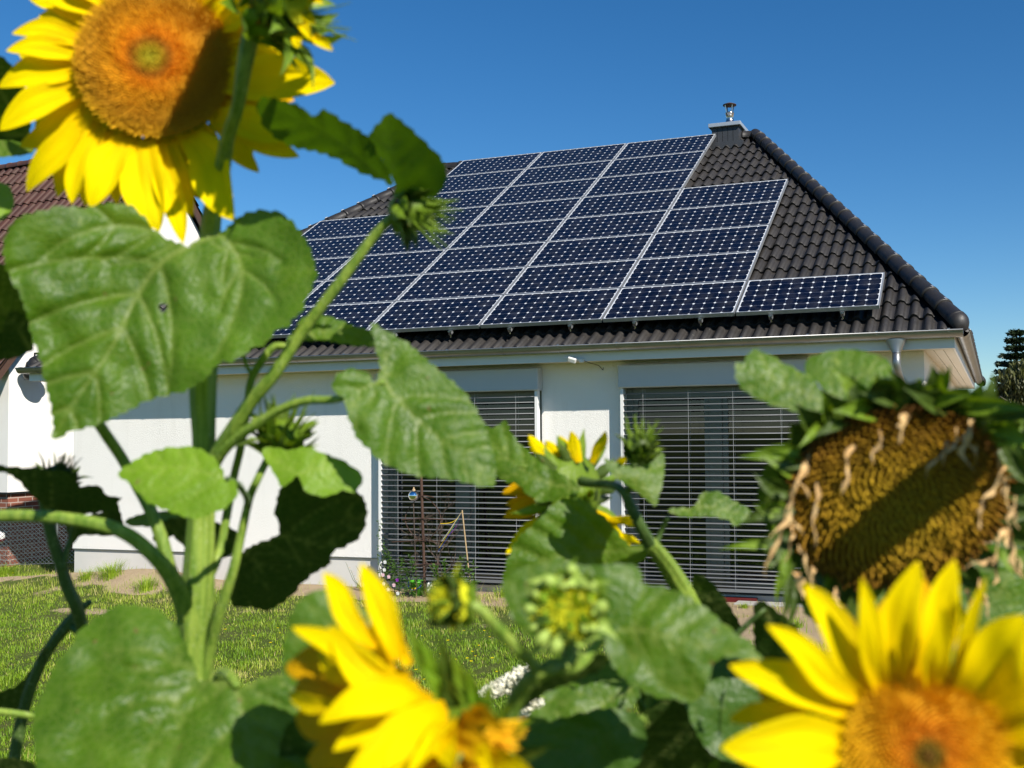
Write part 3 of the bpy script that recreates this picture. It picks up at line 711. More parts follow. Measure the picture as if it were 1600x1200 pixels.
sl_ = (HP-HE)/(WN/2)
A_, B_, C_, D_ = mw((-.35, LN, HE-.35*sl_+.08)), mw((-.35, -.18, HE-.35*sl_+.08)), mw((WN/2, -.18, HP+.08)), mw((WN/2, LN, HP+.08))
tiles('roof', A_, B_, C_, D_, M['redtile'], nb, gauge=.36, pitch=.215, hump=.05)
A2, B2, C2, D2 = mw((WN+.35, -.18, HE-.35*sl_+.08)), mw((WN+.35, LN, HE-.35*sl_+.08)), mw((WN/2, LN, HP+.08)), mw((WN/2, -.18, HP+.08))
tiles('roof', A2, B2, C2, D2, M['redtile'], nb, gauge=.36, pitch=.215, hump=.05)
caps('ridge_cap', mw((WN/2, LN, HP+.08)), mw((WN/2, -.2, HP+.08)), M['redtile'], nb, r=.11, endball=False)
m = MB()
for s0 in (0, 1):
    xa, xb = (-.35, WN/2) if s0 == 0 else (WN+.35, WN/2)
    m.add([(xa, -.16, HE-.35*sl_-.14), (xb, -.16, HP-.14), (xb, -.16, HP+.06), (xa, -.16, HE-.35*sl_+.06), (xa, -.12, HE-.35*sl_-.14), (xb, -.12, HP-.14), (xb, -.12, HP+.06), (xa, -.12, HE-.35*sl_+.06)],
          [(0, 1, 2, 3), (4, 7, 6, 5), (0, 4, 5, 1), (3, 2, 6, 7), (0, 3, 7, 4), (1, 5, 6, 2)])
m.build('bargeboard', simple('brown stained board', (.085, .045, .03), (.06, .03, .02), 12, .6), nb, local=True)
m = MB(); m.tube([(-.43, -.1, HE-.62), (-.43, LN, HE-.62)], .065, 12); m.build('gutter', M['zinc'], nb, True, local=True)
m = MB(); m.tube([(-.43, .55, HE-.66), (-.43, .55, HE-.9), (-.08, .55, HE-1.25), (-.07, .55, -.2)], .045, 12); m.build('downpipe', M['zinc'], nb, True, local=True)
# lamp on the neighbour's gable wall
p = W(54, 577, 16.98); wl = empty('wall_lamp', p, 'black dome shaped lamp on the bright gable wall of the red roofed house', 'wall lamp')
m = MB(); m.lathe([(0, .17), (.07, .16), (.12, .11), (.135, .04), (.15, .03), (.22, .0), (.22, -.012), (.10, -.02), (.0, -.02)], p, n=24); m.build('lamp_shade', M['black_metal'], wl, True)
m = MB(); m.lathe([(.001, -.20), (.14, -.17), (.17, -.10), (.14, -.025), (.01, -.021)], p, n=20); m.build('diffuser', M['black_metal'], wl, True)
m = MB(); q = p+RH_*.0; m.tube([p+[0, 0, .16], p+[0, 0, .26], p+FH_*.25+RH_*.1+[0, 0, .28]], .02, 8); m.build('arm', M['black_metal'], wl)
# wire fence in front of it
fz = empty('wire_fence', CF(-9.0, 14.3), 'low chain link fence in front of the brick base of the red roofed house', 'fence')
fa, fb = CF(-12.2, 14.1), CF(-6.6, 15.4); fd = (fb-fa); FLn = np.linalg.norm(fd); fd /= FLn
m = MB(); hgt_f, cs = .62, .055; zb = .10
nx = int(FLn/cs)
for sgn in (1, -1):
    for k in range(-12, nx+12):
        a0, a1 = k*cs, (k*cs+sgn*hgt_f); z0_, z1_ = zb, zb+hgt_f
        if a0 < 0 or a0 > FLn or a1 < 0 or a1 > FLn: continue
        m.tube([fa+fd*a0+[0, 0, z0_], fa+fd*a1+[0, 0, z1_]], .0035, 3, cap=False)
m.build('mesh', M['zinc'], fz)
m = MB()
for z in (zb, zb+hgt_f): m.tube([fa+[0, 0, z], fb+[0, 0, z]], .004, 5)
m.build('wire', M['zinc'], fz)
for k in range(4):
    q = fa+fd*(.15+k*1.75); m = MB(); m.tube([q+[0, 0, -.4], q+[0, 0, zb+hgt_f+.05]], .02, 8); m.lathe([(.022, 0), (.02, .02), (.0, .03)], q+[0, 0, zb+hgt_f+.05], n=8); m.build('post', M['zinc'], fz)
# white toy by the fence
p = CF(-10.32, 16.2, .36); ty = empty('garden_toy', p, 'small white rounded toy with a red spot beside the wire fence at the left edge', 'toy')
m = MB(); m.lathe([(0, -.09), (.08, -.08), (.11, -.01), (.10, .06), (.04, .09), (0, .092)], p, axis=(.3, -.2, 1), n=16); m.build('body', M['white_plastic'], ty, True)
m = MB(); m.lathe([(.105, -.04), (.115, -.015), (.108, .01)], p, axis=(.3, -.2, 1), n=16); m.build('band', M['red_plastic'], ty, True)

# ------------------------------------------------------------------ trees beyond the house
def crown_leaves(m, C, R, n, size, droop=0., seed=0):
    r = np.random.default_rng(seed); k = 0
    while k < n:
        v = r.normal(size=3); v /= np.linalg.norm(v); q = v*r.uniform(.35, 1)**.4
        p = np.array(C)+q*np.array(R)
        if noise.noise(Vector(p*(1.6/max(R)**.5))) < -.12: k += 1; continue
        a = r.normal(size=3); a /= np.linalg.norm(a); b = np.cross(a, r.normal(size=3)); b /= np.linalg.norm(b)
        if droop: a = a*.4+np.array([0, 0, -1.]); a /= np.linalg.norm(a)
        s = size*r.uniform(.6, 1.3)
        m.add([p-b*s*.3, p+a*s*.6-b*s*.25*0+b*s*.25, p+a*s*1.3, p+a*s*.5-b*s*.4], [(0, 1, 2, 3)]); k += 1
def limb_trunk(m, base, top, r0, limbs, seed):
    r = np.random.default_rng(seed); b, t = np.array(base, float), np.array(top, float)
    pts = [b+(t-b)*f+np.array([r.normal()*.08, r.normal()*.08, 0])*(f > 0) for f in np.linspace(0, 1, 7)]
    m.tube(pts, list(np.linspace(r0, r0*.2, 7)), 8)
    for q, L in limbs:
        a = r.uniform(0, 2*pi); p0 = b+(t-b)*q; d = np.array([cos(a), sin(a), .6]); m.tube([p0, p0+d*L*.5, p0+d*L+np.array([0, 0, -.1*L])], [r0*.35, r0*.25, r0*.08], 6)
M['bark'] = simple('tree bark', (.10, .08, .065), (.06, .05, .04), 12, .9, bump=.5)
M['birchleaf'] = m_leaf('birch foliage', (.055, .070, .020), (.115, .115, .038), (.15, .15, .06), (.16, .18, .02), tmix=.25)
M['needles'] = m_leaf('conifer needles', (.018, .036, .016), (.034, .060, .024), (.03, .05, .03), (.02, .05, .01), tmix=.1)
M['farleaf'] = m_leaf('distant green foliage', (.045, .09, .015), (.085, .14, .025), (.1, .15, .05), (.15, .25, .02), tmix=.25)
def tree(name, X, Z, h, parts, mat, size, n, label, droop=0, seed=1):
    b = CF(X, Z, -.1); t = empty(name, b, label, 'tree', 'trees beyond the bungalow'); m = MB()
    limb_trunk(m, b, b+[0, 0, h*.72], h*.028, [(f, h*.22) for f in (.3, .42, .55, .63)], seed); m.build('trunk', M['bark'], t, True)
    m = MB()
    for k, (dx, dz, rx, rz) in enumerate(parts): crown_leaves(m, b+dx*RH_+np.array([0, 0, dz]), (rx, rx, rz), int(n*rx*rz), size, droop, seed*10+k)
    m.build('crown', mat, t)
tree('birch_tree', 11.9, 33, 5.3, [(0, 3.5, .9, .75), (.35, 2.7, 1.15, 1.5), (-.25, 1.9, 1.0, 1.4), (.9, 3.6, .9, 1.2), (1.2, 1.9, 1.2, 1.6), (-.1, .9, 1.2, 1.1)], M['birchleaf'], .17, 3600, 'drooping olive green birch at the right edge in front of the dark conifer', .8, 3)
def conifer(X, Z, h, label, seed):
    b = CF(X, Z, -.1); t = empty('conifer_tree', b, label, 'tree', 'trees beyond the bungalow'); m = MB(); m.tube([b, b+[0, 0, h]], [h*.03, .02], 8); m.build('trunk', M['bark'], t)
    m = MB(); r = np.random.default_rng(seed); z = h
    while z > h*.15:
        rad_ = (h-z)*.42+.12; nb_ = 10
        for k in range(nb_):
            a = 2*pi*k/nb_+r.uniform(-.4, .4)+z*3; L = rad_*r.uniform(.6, 1.15); dr = np.array([cos(a), sin(a), 0])
            for q in np.linspace(.12, 1, int(6+L*16)):
                p = b+np.array([0, 0, z])+dr*L*q+np.array([0, 0, .16*L*q*q-.10*L*q])
                for _ in range(11):
                    o_ = r.normal(size=3)*np.array([.09, .09, .05])*(1.15-q*.5); e = r.normal(size=3); e /= np.linalg.norm(e); s = .14
                    m.add([p+o_-e*s*.2, p+o_+dr*s+[0, 0, .02], p+o_+dr*s*.4+e*s*.5], [(0, 1, 2)])
        z -= h*.052
    m.build('crown', M['needles'], t)
conifer(13.35, 37.5, 5.45, 'dark conifer rising above the drooping birch at the right edge', 5)
tree('garden_tree', 14.9, 45, 4.2, [(0, 3.0, .9, .6), (-.6, 2.3, .9, .8), (.6, 2.2, .9, .8), (1.6, 2.6, 1, .8), (0, 1.4, 1.6, 1.2), (-1.6, 1.2, 1.4, 1.2)], M['farleaf'], .16, 1500, 'low bright green tree beyond the end of the gutter', 0, 7)
tree('birch_tree', 16.6, 38, 6.0, [(0, 5.2, .8, .7), (.3, 3.9, 1.4, 1.4), (0, 2.4, 1.6, 1.6), (.1, 1.0, 1.5, 1.1)], M['birchleaf'], .17, 1200, 'second drooping birch beyond the right edge, behind the first', .8, 9)
# distant hedge line all along the horizon
for k, (X, Z, L, lab) in enumerate([(16.5, 47, 12, 'long clipped hedge under the trees right of the bungalow'), (-24, 42, 22, 'long clipped hedge far behind the red roofed house')]):
    m = MB(); r = np.random.default_rng(40+k); b = CF(X, Z)
    for _ in range(5200):
        p = b+RH_*r.uniform(-L/2, L/2)+FH_*r.uniform(-.7, .7)+np.array([0, 0, 1.75*r.uniform(0, 1)**.6+.15*noise.noise(Vector((k, _*.001, 2)))]); a = r.normal(size=3); a /= np.linalg.norm(a); c = np.cross(a, r.normal(size=3)); c /= np.linalg.norm(c); s = .17
        m.add([p-c*s*.3, p+a*s*.6+c*s*.3, p+a*s*1.2, p+a*s*.5-c*s*.4], [(0, 1, 2, 3)])
    o = m.build('hedge', M['farleaf']); tag(o, lab, 'hedge')
# slatted wooden fence right of the bungalow
p = CF(13.3, 41); fe = empty('wooden_fence', p, 'reddish brown wooden lattice fence beyond the right corner of the bungalow', 'fence')
m = MB()
for k in range(14): q = p+RH_*(-1.0+k*.16); m.tube([q, q+[0, 0, 2.85]], .022, 4)
for k in range(9): m.tube([p-RH_*1.0+[0, 0, .4+.3*k], p+RH_*1.1+[0, 0, .4+.3*k]], .02, 4)
wf_ = simple('reddish fence wood', (.20, .11, .06), (.14, .07, .04), 9, .8); m.build('lattice', wf_, fe)
for k in (-1.05, 1.15): q = p+RH_*k; m = MB(); m.tube([q, q+[0, 0, 2.95]], .06, 6); m.build('post', wf_, fe)

# ------------------------------------------------------------------ garden things in front of the left window
def G(px, y): # point on the plane y=const seen at column px, on the ground
    d = W(px, 900, 1)-CAM; s = (y-CAM[1])/d[1]; return np.array([CAM[0]+s*d[0], y, 0.])
def GZ(py, px, y): # height of pixel row py on plane y
    d = W(px, py, 1)-CAM; s = (y-CAM[1])/d[1]; return CAM[2]+s*d[2]
def PZ(px, py, y): d = W(px, py, 1)-CAM; s = (y-CAM[1])/d[1]; return CAM+s*d
yb = -.42
# gazing ball
p0, p1 = PZ(651, 940, yb), PZ(646, 787, yb); c0 = PZ(646.5, 774.5, yb)
gb = empty('gazing_ball', [p0[0], p0[1], 0], 'shiny silver garden ball on a thin stick in front of the left blind', 'garden ball')
m = MB(); m.tube([p0*[1, 1, 0], p1], .006, 8); m.build('stick', M['twig'], gb)
m = MB(); R0 = .062; m.lathe([(max(.0005, R0*sin(a)), -R0*cos(a)) for a in np.linspace(0, pi, 20)], c0, n=32); m.build('ball', M['mirror'], gb, True)
m = MB(); m.lathe([(.022, .055), (.018, .075), (.008, .085), (.008, .10), (0, .102)], c0, n=12); m.build('knob', M['wood'], gb, True)
# rusty obelisk pole
p0, p1 = PZ(664, 932, yb+.05), PZ(658, 742, yb+.05)
pl_ = empty('iron_plant_support', [p0[0], p0[1], 0], 'rusty iron plant support with a thick pole beside the silver ball', 'plant support')
m = MB(); m.tube([p0*[1, 1, 0], p1], .017, 8); m.lathe([(.017, 0), (.03, .01), (.03, .025), (.0, .05)], p1, n=10); m.build('pole', M['rust'], pl_)
m = MB()
for (x0, y0, x1, y1) in ((612, 847, 700, 846), (628, 812, 694, 812), (650, 776, 678, 777), (640, 884, 700, 882)): m.tube([PZ(x0, y0, yb+.05), PZ((x0+x1)/2, (y0+y1)/2-2, yb+.03), PZ(x1, y1, yb+.05)], .007, 6)
for s0 in (-1, 1):
    m.tube([PZ(661, 776, yb+.06)]+[PZ(661+s0*(6+22*sin(t*pi)), 776+t*70, yb+.06+.05*sin(t*6)) for t in np.linspace(.1, 1, 9)], .005, 5)
m.build('crossbars', M['rust'], pl_)
# bare twiggy shrub
def branch(m, p, d, L, r, depth, rg):
    pts = [p]; q = np.array(p, float); d = np.array(d, float)
    for k in range(4): d = d+rg.normal(size=3)*.22; d /= np.linalg.norm(d); q = q+d*L/4; pts.append(q)
    m.tube(pts, list(np.linspace(r, r*.55, 5)), 5, cap=False)
    if depth:
        for k in range(3): s = pts[rg.integers(1, 5)]; branch(m, s, d+rg.normal(size=3)*np.array([.75, .45, .6])+[0, 0, .1], L*.68, r*.55, depth-1, rg)
rg = np.random.default_rng(11); b = PZ(683, 930, yb+.1)*np.array([1, 1, 0])
m = MB(); branch(m, b, (-.05, 0, 1), .5, .013, 0, rg)
for k in range(6): branch(m, b+np.array([0, 0, .15+.09*k]), (rg.uniform(-.9, .9), rg.uniform(-.3, .3), rg.uniform(.5, 1.1)), .42, .008, 3, rg)
tag(m.build('bare_shrub', M['twig']), 'leafless twiggy dark shrub between the silver ball and the cane', 'shrub')
# cane with ribbons
p0, p1 = PZ(731, 880, yb), PZ(722, 797, yb)
cn_ = empty('ribbon_cane', [p0[0], p0[1], 0], 'leaning bamboo cane with coloured ribbons in front of the left blind', 'garden cane')
m = MB(); m.tube([(p0+(p0-p1)*.75)*[1, 1, 0], p0, p1], .0085, 7); m.build('cane', M['wood'], cn_)
for k, (mt, ex, ey, wob) in enumerate([('green_plastic', 692, 842, 3), ('yellow_plastic', 688, 818, 6), ('purple', 697, 838, 5), ('white_plastic', 690, 846, -3), ('blue_plastic', 684, 862, 2), ('yellow_plastic', 686, 856, -6)]):
    P = []
    for t in np.linspace(0, 1, 10):
        c = PZ(721+(ex-721)*t+wob*sin(t*pi)*.6, 800+(ey-800)*t+abs(wob)*sin(t*pi), yb-.02-.02*k); P.append([c-[0, 0, .0045], c+[.002, 0, .0045]])
    m = MB(); m.grid(np.array(P)); m.build('ribbon', M[mt], cn_)
# green bucket
p = PZ(652, 925, yb+.12)*np.array([1, 1, 0]); p[2] = hgt(p[0], p[1]); bk = empty('toy_bucket', p, 'green plastic bucket with a blue handle at the foot of the left blind', 'bucket')
m = MB(); m.lathe([(.0, .005), (.062, .005), (.085, .155), (.093, .158), (.093, .172), (.083, .172), (.06, .02), (0, .02)], p, n=24); m.build('bucket_body', M['green_plastic'], bk, True)
m = MB(); m.tube([p+np.array([cos(a)*.095, -.03-.07*abs(sin(a)), .165-.09*abs(sin(a))]) for a in np.linspace(0, pi, 15)], .006, 6); m.build('handle', M['blue_plastic'], bk, True)
m = MB(); m.lathe([(.03, 0), (.028, .003), (0, .004)], p+np.array([-.0, -.078, .085]), axis=(0, -1, .15), n=16); m.build('round_print', M['yellow_plastic'], bk)
m = MB(); p2 = p+np.array([.155, .02, 0]); m.box((-.03, -.02, 0), (.03, .02, .16), Matrix.Translation(p2) @ Matrix.Rotation(.5, 4, 'Z')); o = m.build('watering_can', M['white_plastic'])
bevel(o, .01); tag(o, 'small white container between the rusty pole and the green bucket', 'container')
# leafy plants
def small_plant(name, cat, label, stems, n, size, seed, flowers=None, mat='leaf_small', upright=.1):
    rg = np.random.default_rng(seed); b = np.mean([s[0] for s in stems], 0); b[2] = 0
    t = empty(name, b, label, cat); ms, ml = MB(), MB()
    for (p, q, L) in stems:
        p, q = np.array(p, float), np.array(q, float); mid = (p+q)/2+rg.normal(size=3)*.03; pts = [p, mid, q]; ms.tube(pts, [.004, .003, .0015], 5)
        for k in range(n):
            f = rg.uniform(.12, 1)**.8; c = p+(q-p)*f; side = rg.normal(size=3); side[2] *= .5; side /= np.linalg.norm(side); spread = L*(1.15-f)
            c = c+side*rg.uniform(.0, spread); a = side+[0, 0, rg.uniform(-.4, .5)]; a /= np.linalg.norm(a); bb = np.cross(a, [0, 0, 1]); bb /= np.linalg.norm(bb)+1e-9; s = size*rg.uniform(.6, 1.3)
            nrm = np.cross(a, bb)
            ml.add([c, c+a*s*.35+bb*s*.34+nrm*s*.08, c+a*s*.8+bb*s*.22, c+a*s*1.1-nrm*s*.1, c+a*s*.8-bb*s*.22, c+a*s*.35-bb*s*.34+nrm*s*.08], [(0, 1, 2, 3), (0, 3, 4, 5)])
    ms.build('stem', M['stem_dark'], t); ml.build('foliage', M[mat], t)
    for (c, r, mt) in flowers or []:
        m = MB()
        for k in range(5):
            a = 2*pi*k/5+.3; u = np.array([cos(a), -.25, sin(a)]); v = np.array([-sin(a), 0, cos(a)])
            m.add([c, c+u*r*.6+v*r*.45, c+u*r*1.05, c+u*r*.6-v*r*.45], [(0, 1, 2, 3)])
        m.lathe([(r*.22, 0), (r*.2, .006), (0, .009)], c, axis=(0, -1, 0), n=8); m.build('blossom', M[mt], t)
yp = -.45
st = [(PZ(600+8*k, 932, yp)*np.array([1, 1, 0]), PZ(x, y, yp), .10) for k, (x, y) in enumerate([(592, 812), (604, 866), (615, 878), (628, 872), (598, 848), (636, 888), (620, 905), (590, 890), (640, 868)])]
fl_ = [(PZ(x, y, yp-.1), .026, c) for x, y, c in [(608, 901, 'pink'), (616, 914, 'pink'), (622, 927, 'white_plastic'), (600, 912, 'white_plastic'), (602, 878, 'white_plastic'), (601, 890, 'white_plastic'), (621, 906, 'purple'), (599, 898, 'pink'), (607, 921, 'white_plastic')]]
small_plant('rose_bush', 'bush', 'leafy rose bush with small pink and white blossoms beside the green bucket', st, 95, .032, 5, fl_)
st = [(PZ(700+5*k, 938, yp)*np.array([1, 1, 0]), PZ(x, y, yp), .13) for k, (x, y) in enumerate([(676, 880), (694, 876), (722, 866), (733, 870), (742, 882), (745, 905), (735, 915), (680, 900)])]
small_plant('climbing_plant', 'plant', 'yellowish green climbing plant at the foot of the bamboo cane', st, 38, .05, 8)
st = [(PZ(568, 925, -.2)*np.array([1, 1, 0]), PZ(x, y, -.2), .04) for x, y in ((540, 878), (548, 890), (556, 884), (563, 900))]
small_plant('seed_stalks', 'plant', 'sparse dry seed stalks against the plinth left of the rose bush', st, 9, .014, 9, None, 'dry')

# ================================================================== sunflowers
def cr(pts, n, closed=False):
    """Catmull-Rom resample"""
    P = np.array(pts, float); N = len(P); out = []
    segs = N if closed else N-1
    for i in range(segs):
        p = [P[(i-1) % N] if closed or i > 0 else 2*P[0]-P[1], P[i], P[(i+1) % N], P[(i+2) % N] if closed or i+2 < N else 2*P[-1]-P[-2]]
        for k in range(n):
            t = k/n; out.append(.5*((2*p[1])+(-p[0]+p[2])*t+(2*p[0]-5*p[1]+4*p[2]-p[3])*t*t+(-p[0]+3*p[1]-3*p[2]+p[3])*t**3))
    if not closed: out.append(P[-1])
    return np.array(out)
def bristles(m, P, R):
    rg = np.random.default_rng(len(P)); L = sum(np.linalg.norm(P[i+1]-P[i]) for i in range(len(P)-1))
    for _ in range(int(L*2600)):
        i = rg.integers(0, len(P)-1); f_ = rg.random(); c = P[i]+(P[i+1]-P[i])*f_; T = nrmz(P[i+1]-P[i]); v = nrmz(np.cross(T, rg.normal(size=3))); w_ = nrmz(np.cross(T, v)); r = R[i]
        l = rg.uniform(.0012, .0032); m.add([c+v*r*.97-w_*.00016, c+v*r*.97+w_*.00016, c+v*(r+l)+T*l*rg.uniform(-.2, .6)], [(0, 1, 2)])
def stem(name, parent, pts, mat='stem', ridge=.06, n=14, ns=8, nr=6):
    """pts: (px, py, depth, radius in px)"""
    A = cr([(x, y, d, r) for x, y, d, r in pts], ns)
    P = [W(x, y, d) for x, y, d, r in A]; R = [r*d/F for x, y, d, r in A]
    m = MB(); m.tube(P, R, 24, ridge=ridge, nr=nr); bristles(m, P, R); return m.build(name, M[mat], parent, True)
def ground_stem(x, y, d, r, slant=0.0):
    """continue a stem from photo point x,y straight down to the soil"""
    p = W(x, y, d); out = []
    return p, r*d/F
def rootstem(name, parent, pts, mat='stem', foot=None, **k):
    """stem whose first point is continued down to the ground"""
    A = cr(pts, 8); P = [W(x, y, d) for x, y, d, r in A]; R = [r*d/F for x, y, d, r in A]
    p = P[0]; f_ = np.array(foot) if foot is not None else np.array([p[0]*.5+parent.location.x*.5, p[1]*.5+parent.location.y*.5, 0]); z = hgt(f_[0], f_[1])-.03; f_[2] = z
    L = [f_+(p-f_)*t+np.array([0, 0, 0])*0 for t in (0, .2, .4, .6, .8)]
    m = MB(); bristles(m, P, R); m.tube(L+P, [R[0]*q for q in (1.15, 1.05, 1, 1, 1)]+R, 28, ridge=.085, nr=7); return m.build(name, M[mat], parent, True)
def leaf(parent, outline, base, tip, d, gx=0., gy=0., mat='leaf', mid=None, basal=None, cup=0., fold=0., res=.0042, teeth=.0030, puff=.0022, nside=5, wav=.006, name='leaf', seed=1, droop=0., label=None, holes=()):
    """leaf blade: photo outline, given its own tilt (gx, gy: depth change per metre right/up), fold and relief"""
    b = np.array(base, float); sc = d/F
    LLn = math.hypot(tip[0]-base[0], tip[1]-base[1])*sc
    uv = lambda p: np.stack([(np.asarray(p)[..., 0]-b[0])*sc, -(np.asarray(p)[..., 1]-b[1])*sc], -1)
    O = uv(cr(outline, 10, True))
    # even resample
    seg = np.linalg.norm(np.roll(O, -1, 0)-O, axis=1); s = np.concatenate([[0], np.cumsum(seg)]); n = max(24, int(s[-1]/res))
    q = np.linspace(0, s[-1], n, endpoint=False); OO = np.concatenate([O, O[:1]])
    O = np.stack([np.interp(q, s, OO[:, 0]), np.interp(q, s, OO[:, 1])], 1)
    nx_ = np.roll(O, -1, 0)-np.roll(O, 1, 0); nrm = np.stack([nx_[:, 1], -nx_[:, 0]], 1); nrm /= np.linalg.norm(nrm, axis=1)[:, None]+1e-9
    area = .5*np.sum(O[:, 0]*np.roll(O[:, 1], -1)-np.roll(O[:, 0], -1)*O[:, 1]); sg = 1 if area > 0 else -1
    ph = (q/.0125+.35*np.sin(q*70)) % 1; O = O+nrm*sg*((ph-.5)*teeth*min(1., LLn/.12))[:, None]
    lo, hi = O.min(0), O.max(0); pts = []
    gxs = np.arange(lo[0]+res*.5, hi[0], res)
    def inside(x, y):
        X, Y = O[:, 0], O[:, 1]; X2, Y2 = np.roll(X, -1), np.roll(Y, -1)
        c = ((Y > y) != (Y2 > y)) & (x < (X2-X)*(y-Y)/(Y2-Y+1e-12)+X); return np.count_nonzero(c) % 2 == 1
    row = 0; y = lo[1]+res*.5
    while y < hi[1]:
        for x in gxs:
            xx = x+(res*.5 if row % 2 else 0)
            if np.min((O[:, 0]-xx)**2+(O[:, 1]-y)**2) > (res*.55)**2 and inside(xx, y): pts.append((xx, y))
        y += res*.866; row += 1
    V2 = [Vector(p) for p in O]+[Vector(p) for p in pts]; no = len(O)
    vo, eo, fo, *_ = delaunay_2d_cdt(V2, [(i, (i+1) % no) for i in range(no)], [list(range(no))] if area > 0 else [list(range(no))[::-1]], 1, 1e-7)
    UV = np.array([tuple(v) for v in vo])
    # veins
    T = uv(np.array(tip, float)); Bz = np.zeros(2)
    mp = [Bz]+[uv(np.array(p, float)) for p in (mid or [])]+[T]
    Mr = cr(mp, 8); veins = [(Mr, 1.0)]
    LL = np.linalg.norm(T); ax = T/LL
    rg = np.random.default_rng(seed)
    side_src = [(Mr, LL, 1.0)]
    if basal:
        for vv in basal:
            c = cr([Bz]+[uv(np.array(p, float)) for p in vv], 8); veins.append((c, .8)); side_src.append((c, np.linalg.norm(c[-1]), .7))
    for (C_, L_, wgt) in side_src:
        ns_ = nside if wgt == 1.0 else 3
        for k in range(ns_):
            f_ = (.10 if not basal or wgt < 1 else .22)+(.80 if wgt == 1 else .6)*k/ns_
            i = int(f_*(len(C_)-1)); p = C_[i]; t = C_[min(i+1, len(C_)-1)]-C_[max(i-1, 0)]; t /= np.linalg.norm(t)+1e-9
            for sgn in (1, -1):
                a0 = sgn*rad(62-20*f_+rg.uniform(-5, 5)); pts_ = [p.copy()]; st_ = L_*(.62-.3*f_)/8*(1.3 if wgt == 1 else .8)
                for j in range(9):
                    a = a0*(1-.62*j/8); dv = np.array([t[0]*cos(a)-t[1]*sin(a), t[0]*sin(a)+t[1]*cos(a)]); pts_.append(pts_[-1]+dv*st_)
                veins.append((np.array(pts_), .5*wgt))
    dist = np.full(len(UV), 9.); va = np.zeros(len(UV))
    size = LL/.2
    for (C_, wgt) in veins:
        A, B = C_[:-1], C_[1:]; AB = B-A; l2 = np.sum(AB*AB, 1)+1e-12
        t = np.clip(np.einsum('ijk,jk->ij', UV[:, None]-A[None], AB)/l2[None], 0, 1)
        D_ = np.linalg.norm(UV[:, None]-(A[None]+t[..., None]*AB[None]), axis=2); j = D_.argmin(1); dm = D_[np.arange(len(UV)), j]
        f_ = (j+t[np.arange(len(UV)), j])/len(A); wv = (.0017*wgt*(1-.7*f_)+.0008)*max(.6, min(1.2, size))
        va = np.maximum(va, np.exp(-(dm/wv)**2)*(.45+.55*wgt)*(1-.5*f_)); dist = np.minimum(dist, dm/(.35+wgt*.65))
    relief = -.0016*va*size+puff*(1-np.exp(-(dist/.008)**2))
    mo = (UV[:, None]-Mr[None]); j = np.linalg.norm(mo, axis=2).argmin(1)
    lat = np.linalg.norm(mo, axis=2).min(1)
    nz = np.array([noise.noise(Vector((x*16+seed*3.1, y*16, seed))) for x, y in UV]); nz2 = np.array([noise.noise(Vector((x*42, y*42+seed, 5))) for x, y in UV])
    al = (UV@ax)/LL
    dep = d+gx*UV[:, 0]+gy*UV[:, 1]+fold*lat-cup*lat*lat*8+droop*np.clip(al, 0, 2)**2*LL-relief+wav*nz+wav*.35*nz2
    px = b[0]+UV[:, 0]/sc; py = b[1]-UV[:, 1]/sc
    co = CAM[None]+dep[:, None]*(FW[None]+((px-CX)/F)[:, None]*RX[None]-((py-CY)/F)[:, None]*UP[None])
    fo = [tuple(f) for f in fo]
    for (hx, hy, hr) in holes:
        fo = [f for f in fo if not any(math.hypot(px[i]-hx, (py[i]-hy)*1.3) < hr*(1+.35*math.sin(3*math.atan2(py[i]-hy, px[i]-hx)+hx)) for i in f)]
    m = MB(); m.add(co, fo, vein=va); o = m.build(name, M[mat], parent, True)
    if label: o['label'] = label
    return o
def nrmz(v): v = np.array(v, float); return v/(np.linalg.norm(v)+1e-12)
def petal_mesh(m, B, T, wd, N, lift=.12, cup=.25, shape=0, twist=0., seed=0, curl=0., ns=18, nc=9, crinkle=0.):
    """one ray floret from B to T, wd wide, arched towards N"""
    B, T = np.array(B, float), np.array(T, float); L = np.linalg.norm(T-B); N = nrmz(N); A = (T-B)/L
    N2 = nrmz(N-A*np.dot(N, A)); Sd = np.cross(A, N2); rg = np.random.default_rng(seed+17); k1, k2, k3 = rg.uniform(-1, 1, 3)
    rows = []; al = []; ac = []
    for i in range(ns):
        s = i/(ns-1)
        c = B+A*L*s+N2*(lift*L*4*s*(1-s)+curl*L*s**3)+Sd*L*(.06*k1*sin(s*pi*1.3)+.035*k2*sin(s*pi*2.3)*s)
        if shape == 0: w = (.46+.54*sin(pi*min(.5, s*.80)))*max(0, 1-(max(0, s-.42)/.58)**(1.9+.35*k3))**.72
        else: w = (.55*(1-s)+.75*sin(pi*s)**.8*(1-s)**.3)
        w = max(.015, w)*wd*.5
        if s > .985: w = wd*.02
        if crinkle: w *= (.25+.9*abs(sin(s*9+k1*4))*abs(cos(s*4+k2*3)))*(1.2-.6*s); c = c+Sd*L*crinkle*sin(s*8+k2*5)*s+N2*L*crinkle*cos(s*6+k3*5)*s
        tw = twist*s+.42*k2*s
        r = []
        for j in range(nc):
            t = -1+2*j/(nc-1)
            sv = Sd*cos(tw)+N2*sin(tw); nv = N2*cos(tw)-Sd*sin(tw)
            z = cup*w*(t*t)*(1+.3*k3)+.11*w*cos(t*pi*2.5+k2)*(.4+.6*sin(pi*s))+.10*w*sin(s*7+t*2.5+k1*5)
            r.append(c+sv*t*w+nv*z)
        rows.append(r); al.append([s]*nc); ac.append([-1+2*j/(nc-1) for j in range(nc)])
    m.grid(np.array(rows), along=al, across=ac)
def petal(parent, B, T, wd, N, mat='petal', name='petal', **k):
    m = MB(); petal_mesh(m, B, T, wd, N, **k); return m.build(name, M[mat], parent, True)
